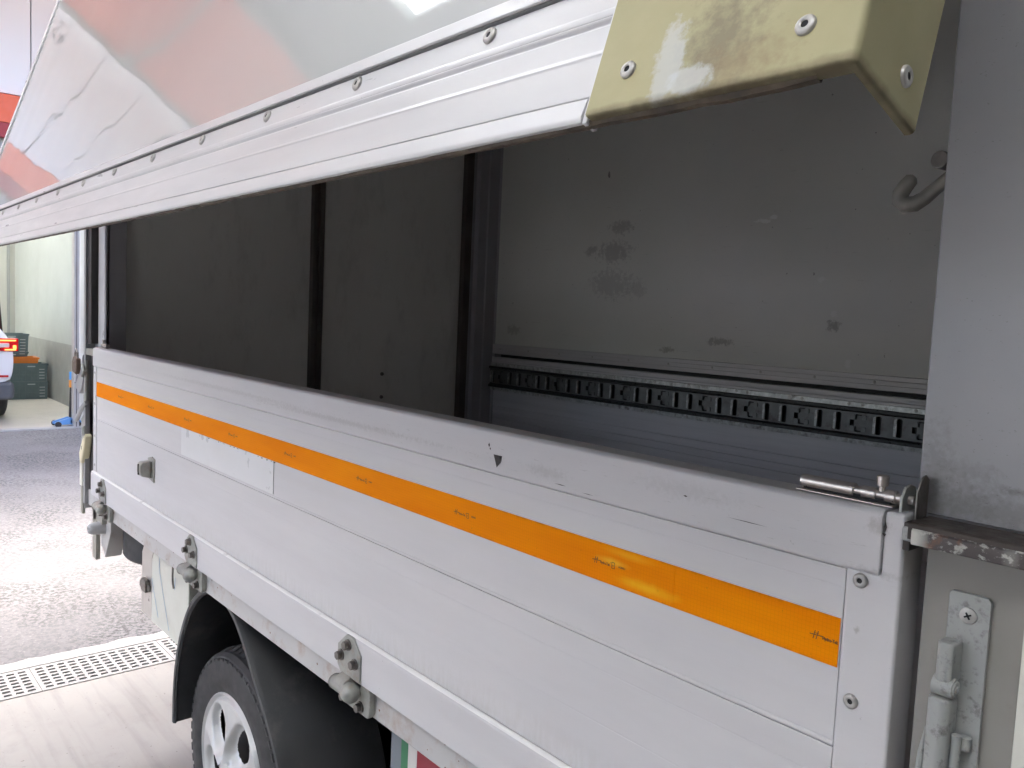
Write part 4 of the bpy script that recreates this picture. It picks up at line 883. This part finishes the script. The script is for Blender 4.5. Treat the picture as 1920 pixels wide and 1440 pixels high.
b = MB(); b.tube([(-2.43, .07, .745), (-2.438, .072, .71), (-2.44, .074, .685), (-2.435, .075, .672)], .003, 8); b.build('hook_wire', 'bolt', tb)
# spare wheel slung flat under the tail
MB().box(-2.66, -1.25, .45, .46, .25, .79).build('underbody_light_block', 'black', tk)  # black plate added under the bed to block the bright ground beyond
sp_ = tyre(tk, (-2.92, .31, .70), (0, 0, 1), .24, .14, 'spare_wheel', lugs=False)
MB().lathe([(.0, .02), (.0, .09), (.03, .12), (.065, .150), (.068, .154), (.06, .156)], (-2.92, .31, .70), (0, 0, 1), 36).build('spare_rim', 'rust', sp_, smooth=40)
# tail bracket and bump stop
br = MB().prism([(-3.105, .655), (-3.105, .795), (-2.985, .795), (-2.985, .72), (-3.05, .615)], 'y', .046, .10).build('tail_bracket', 'sill', tk, bevel=.002)
MB().box(-3.155, -3.1055, .03, .045, .595, .80).build('bracket_flange', 'olive', br, bevel=.002)
b = MB(); b.lathe([(0, .026), (.004, .025), (.040, .0205), (.050, .018), (.054, .013), (.054, .006), (.047, .0055), (.047, .0001)], (-3.062, .047, .722), (0, -1, 0), 24); b.build('bump_stop', 'greyplast', br, smooth=45, label='grey rubber bump stop')
# striped side guard ahead of the wheel
sg = MB().box(-1.225, -.60, .062, .10, .35, .795).build('side_guard', 'sgrey', tk)
for x0, x1, m in ((-1.190, -1.168, 'green'), (-1.168, -1.140, 'white'), (-1.140, -1.06, 'red'), (-1.06, -1.03, 'white'), (-1.03, -.98, 'green')): MB().box(x0+.0003, x1-.0003, .0605, .0625, .352, .793).build('stripe', m, sg)
# cab ahead of the box (out of the picture to the right)
cb = MB().prism([(.14, .42), (1.85, .42), (1.92, .75), (1.86, 1.12), (1.45, 1.85), (1.2, 1.95), (.2, 1.95), (.14, 1.9)], 'y', .03, 1.71).build('cab', 'carw', tk, bevel=.05, seg=3)
for y in (.026, 1.702): MB().prism([(.45, 1.2), (1.60, 1.2), (1.30, 1.78), (.45, 1.80)], 'y', y, y+.012).build('cab_window', 'carglass', cb)
MB().prism([(1.885, 1.13), (1.49, 1.83), (1.50, 1.84), (1.90, 1.14)], 'y', .15, 1.59).build('windscreen', 'carglass', cb)

# padlock hanging on the lock hasp
pk = empty('padlock', (-3.235, -.035, 1.26)); tag(pk, 'small brown padlock hanging on the rear door hasp', 'padlock')
MB().prism([(-3.225, 1.262), (-3.227, 1.30), (-3.210, 1.318), (-3.165, 1.312), (-3.163, 1.275), (-3.18, 1.255)], 'y', -.022, -.006).build('body', 'padlock', pk, bevel=.004)
b = MB(); b.tube([(-3.212, -.014, 1.312), (-3.211, -.014, 1.330), (-3.196, -.014, 1.342), (-3.180, -.014, 1.332), (-3.178, -.014, 1.312)], .0035, 10); b.build('shackle', 'bolt', pk, smooth=40)
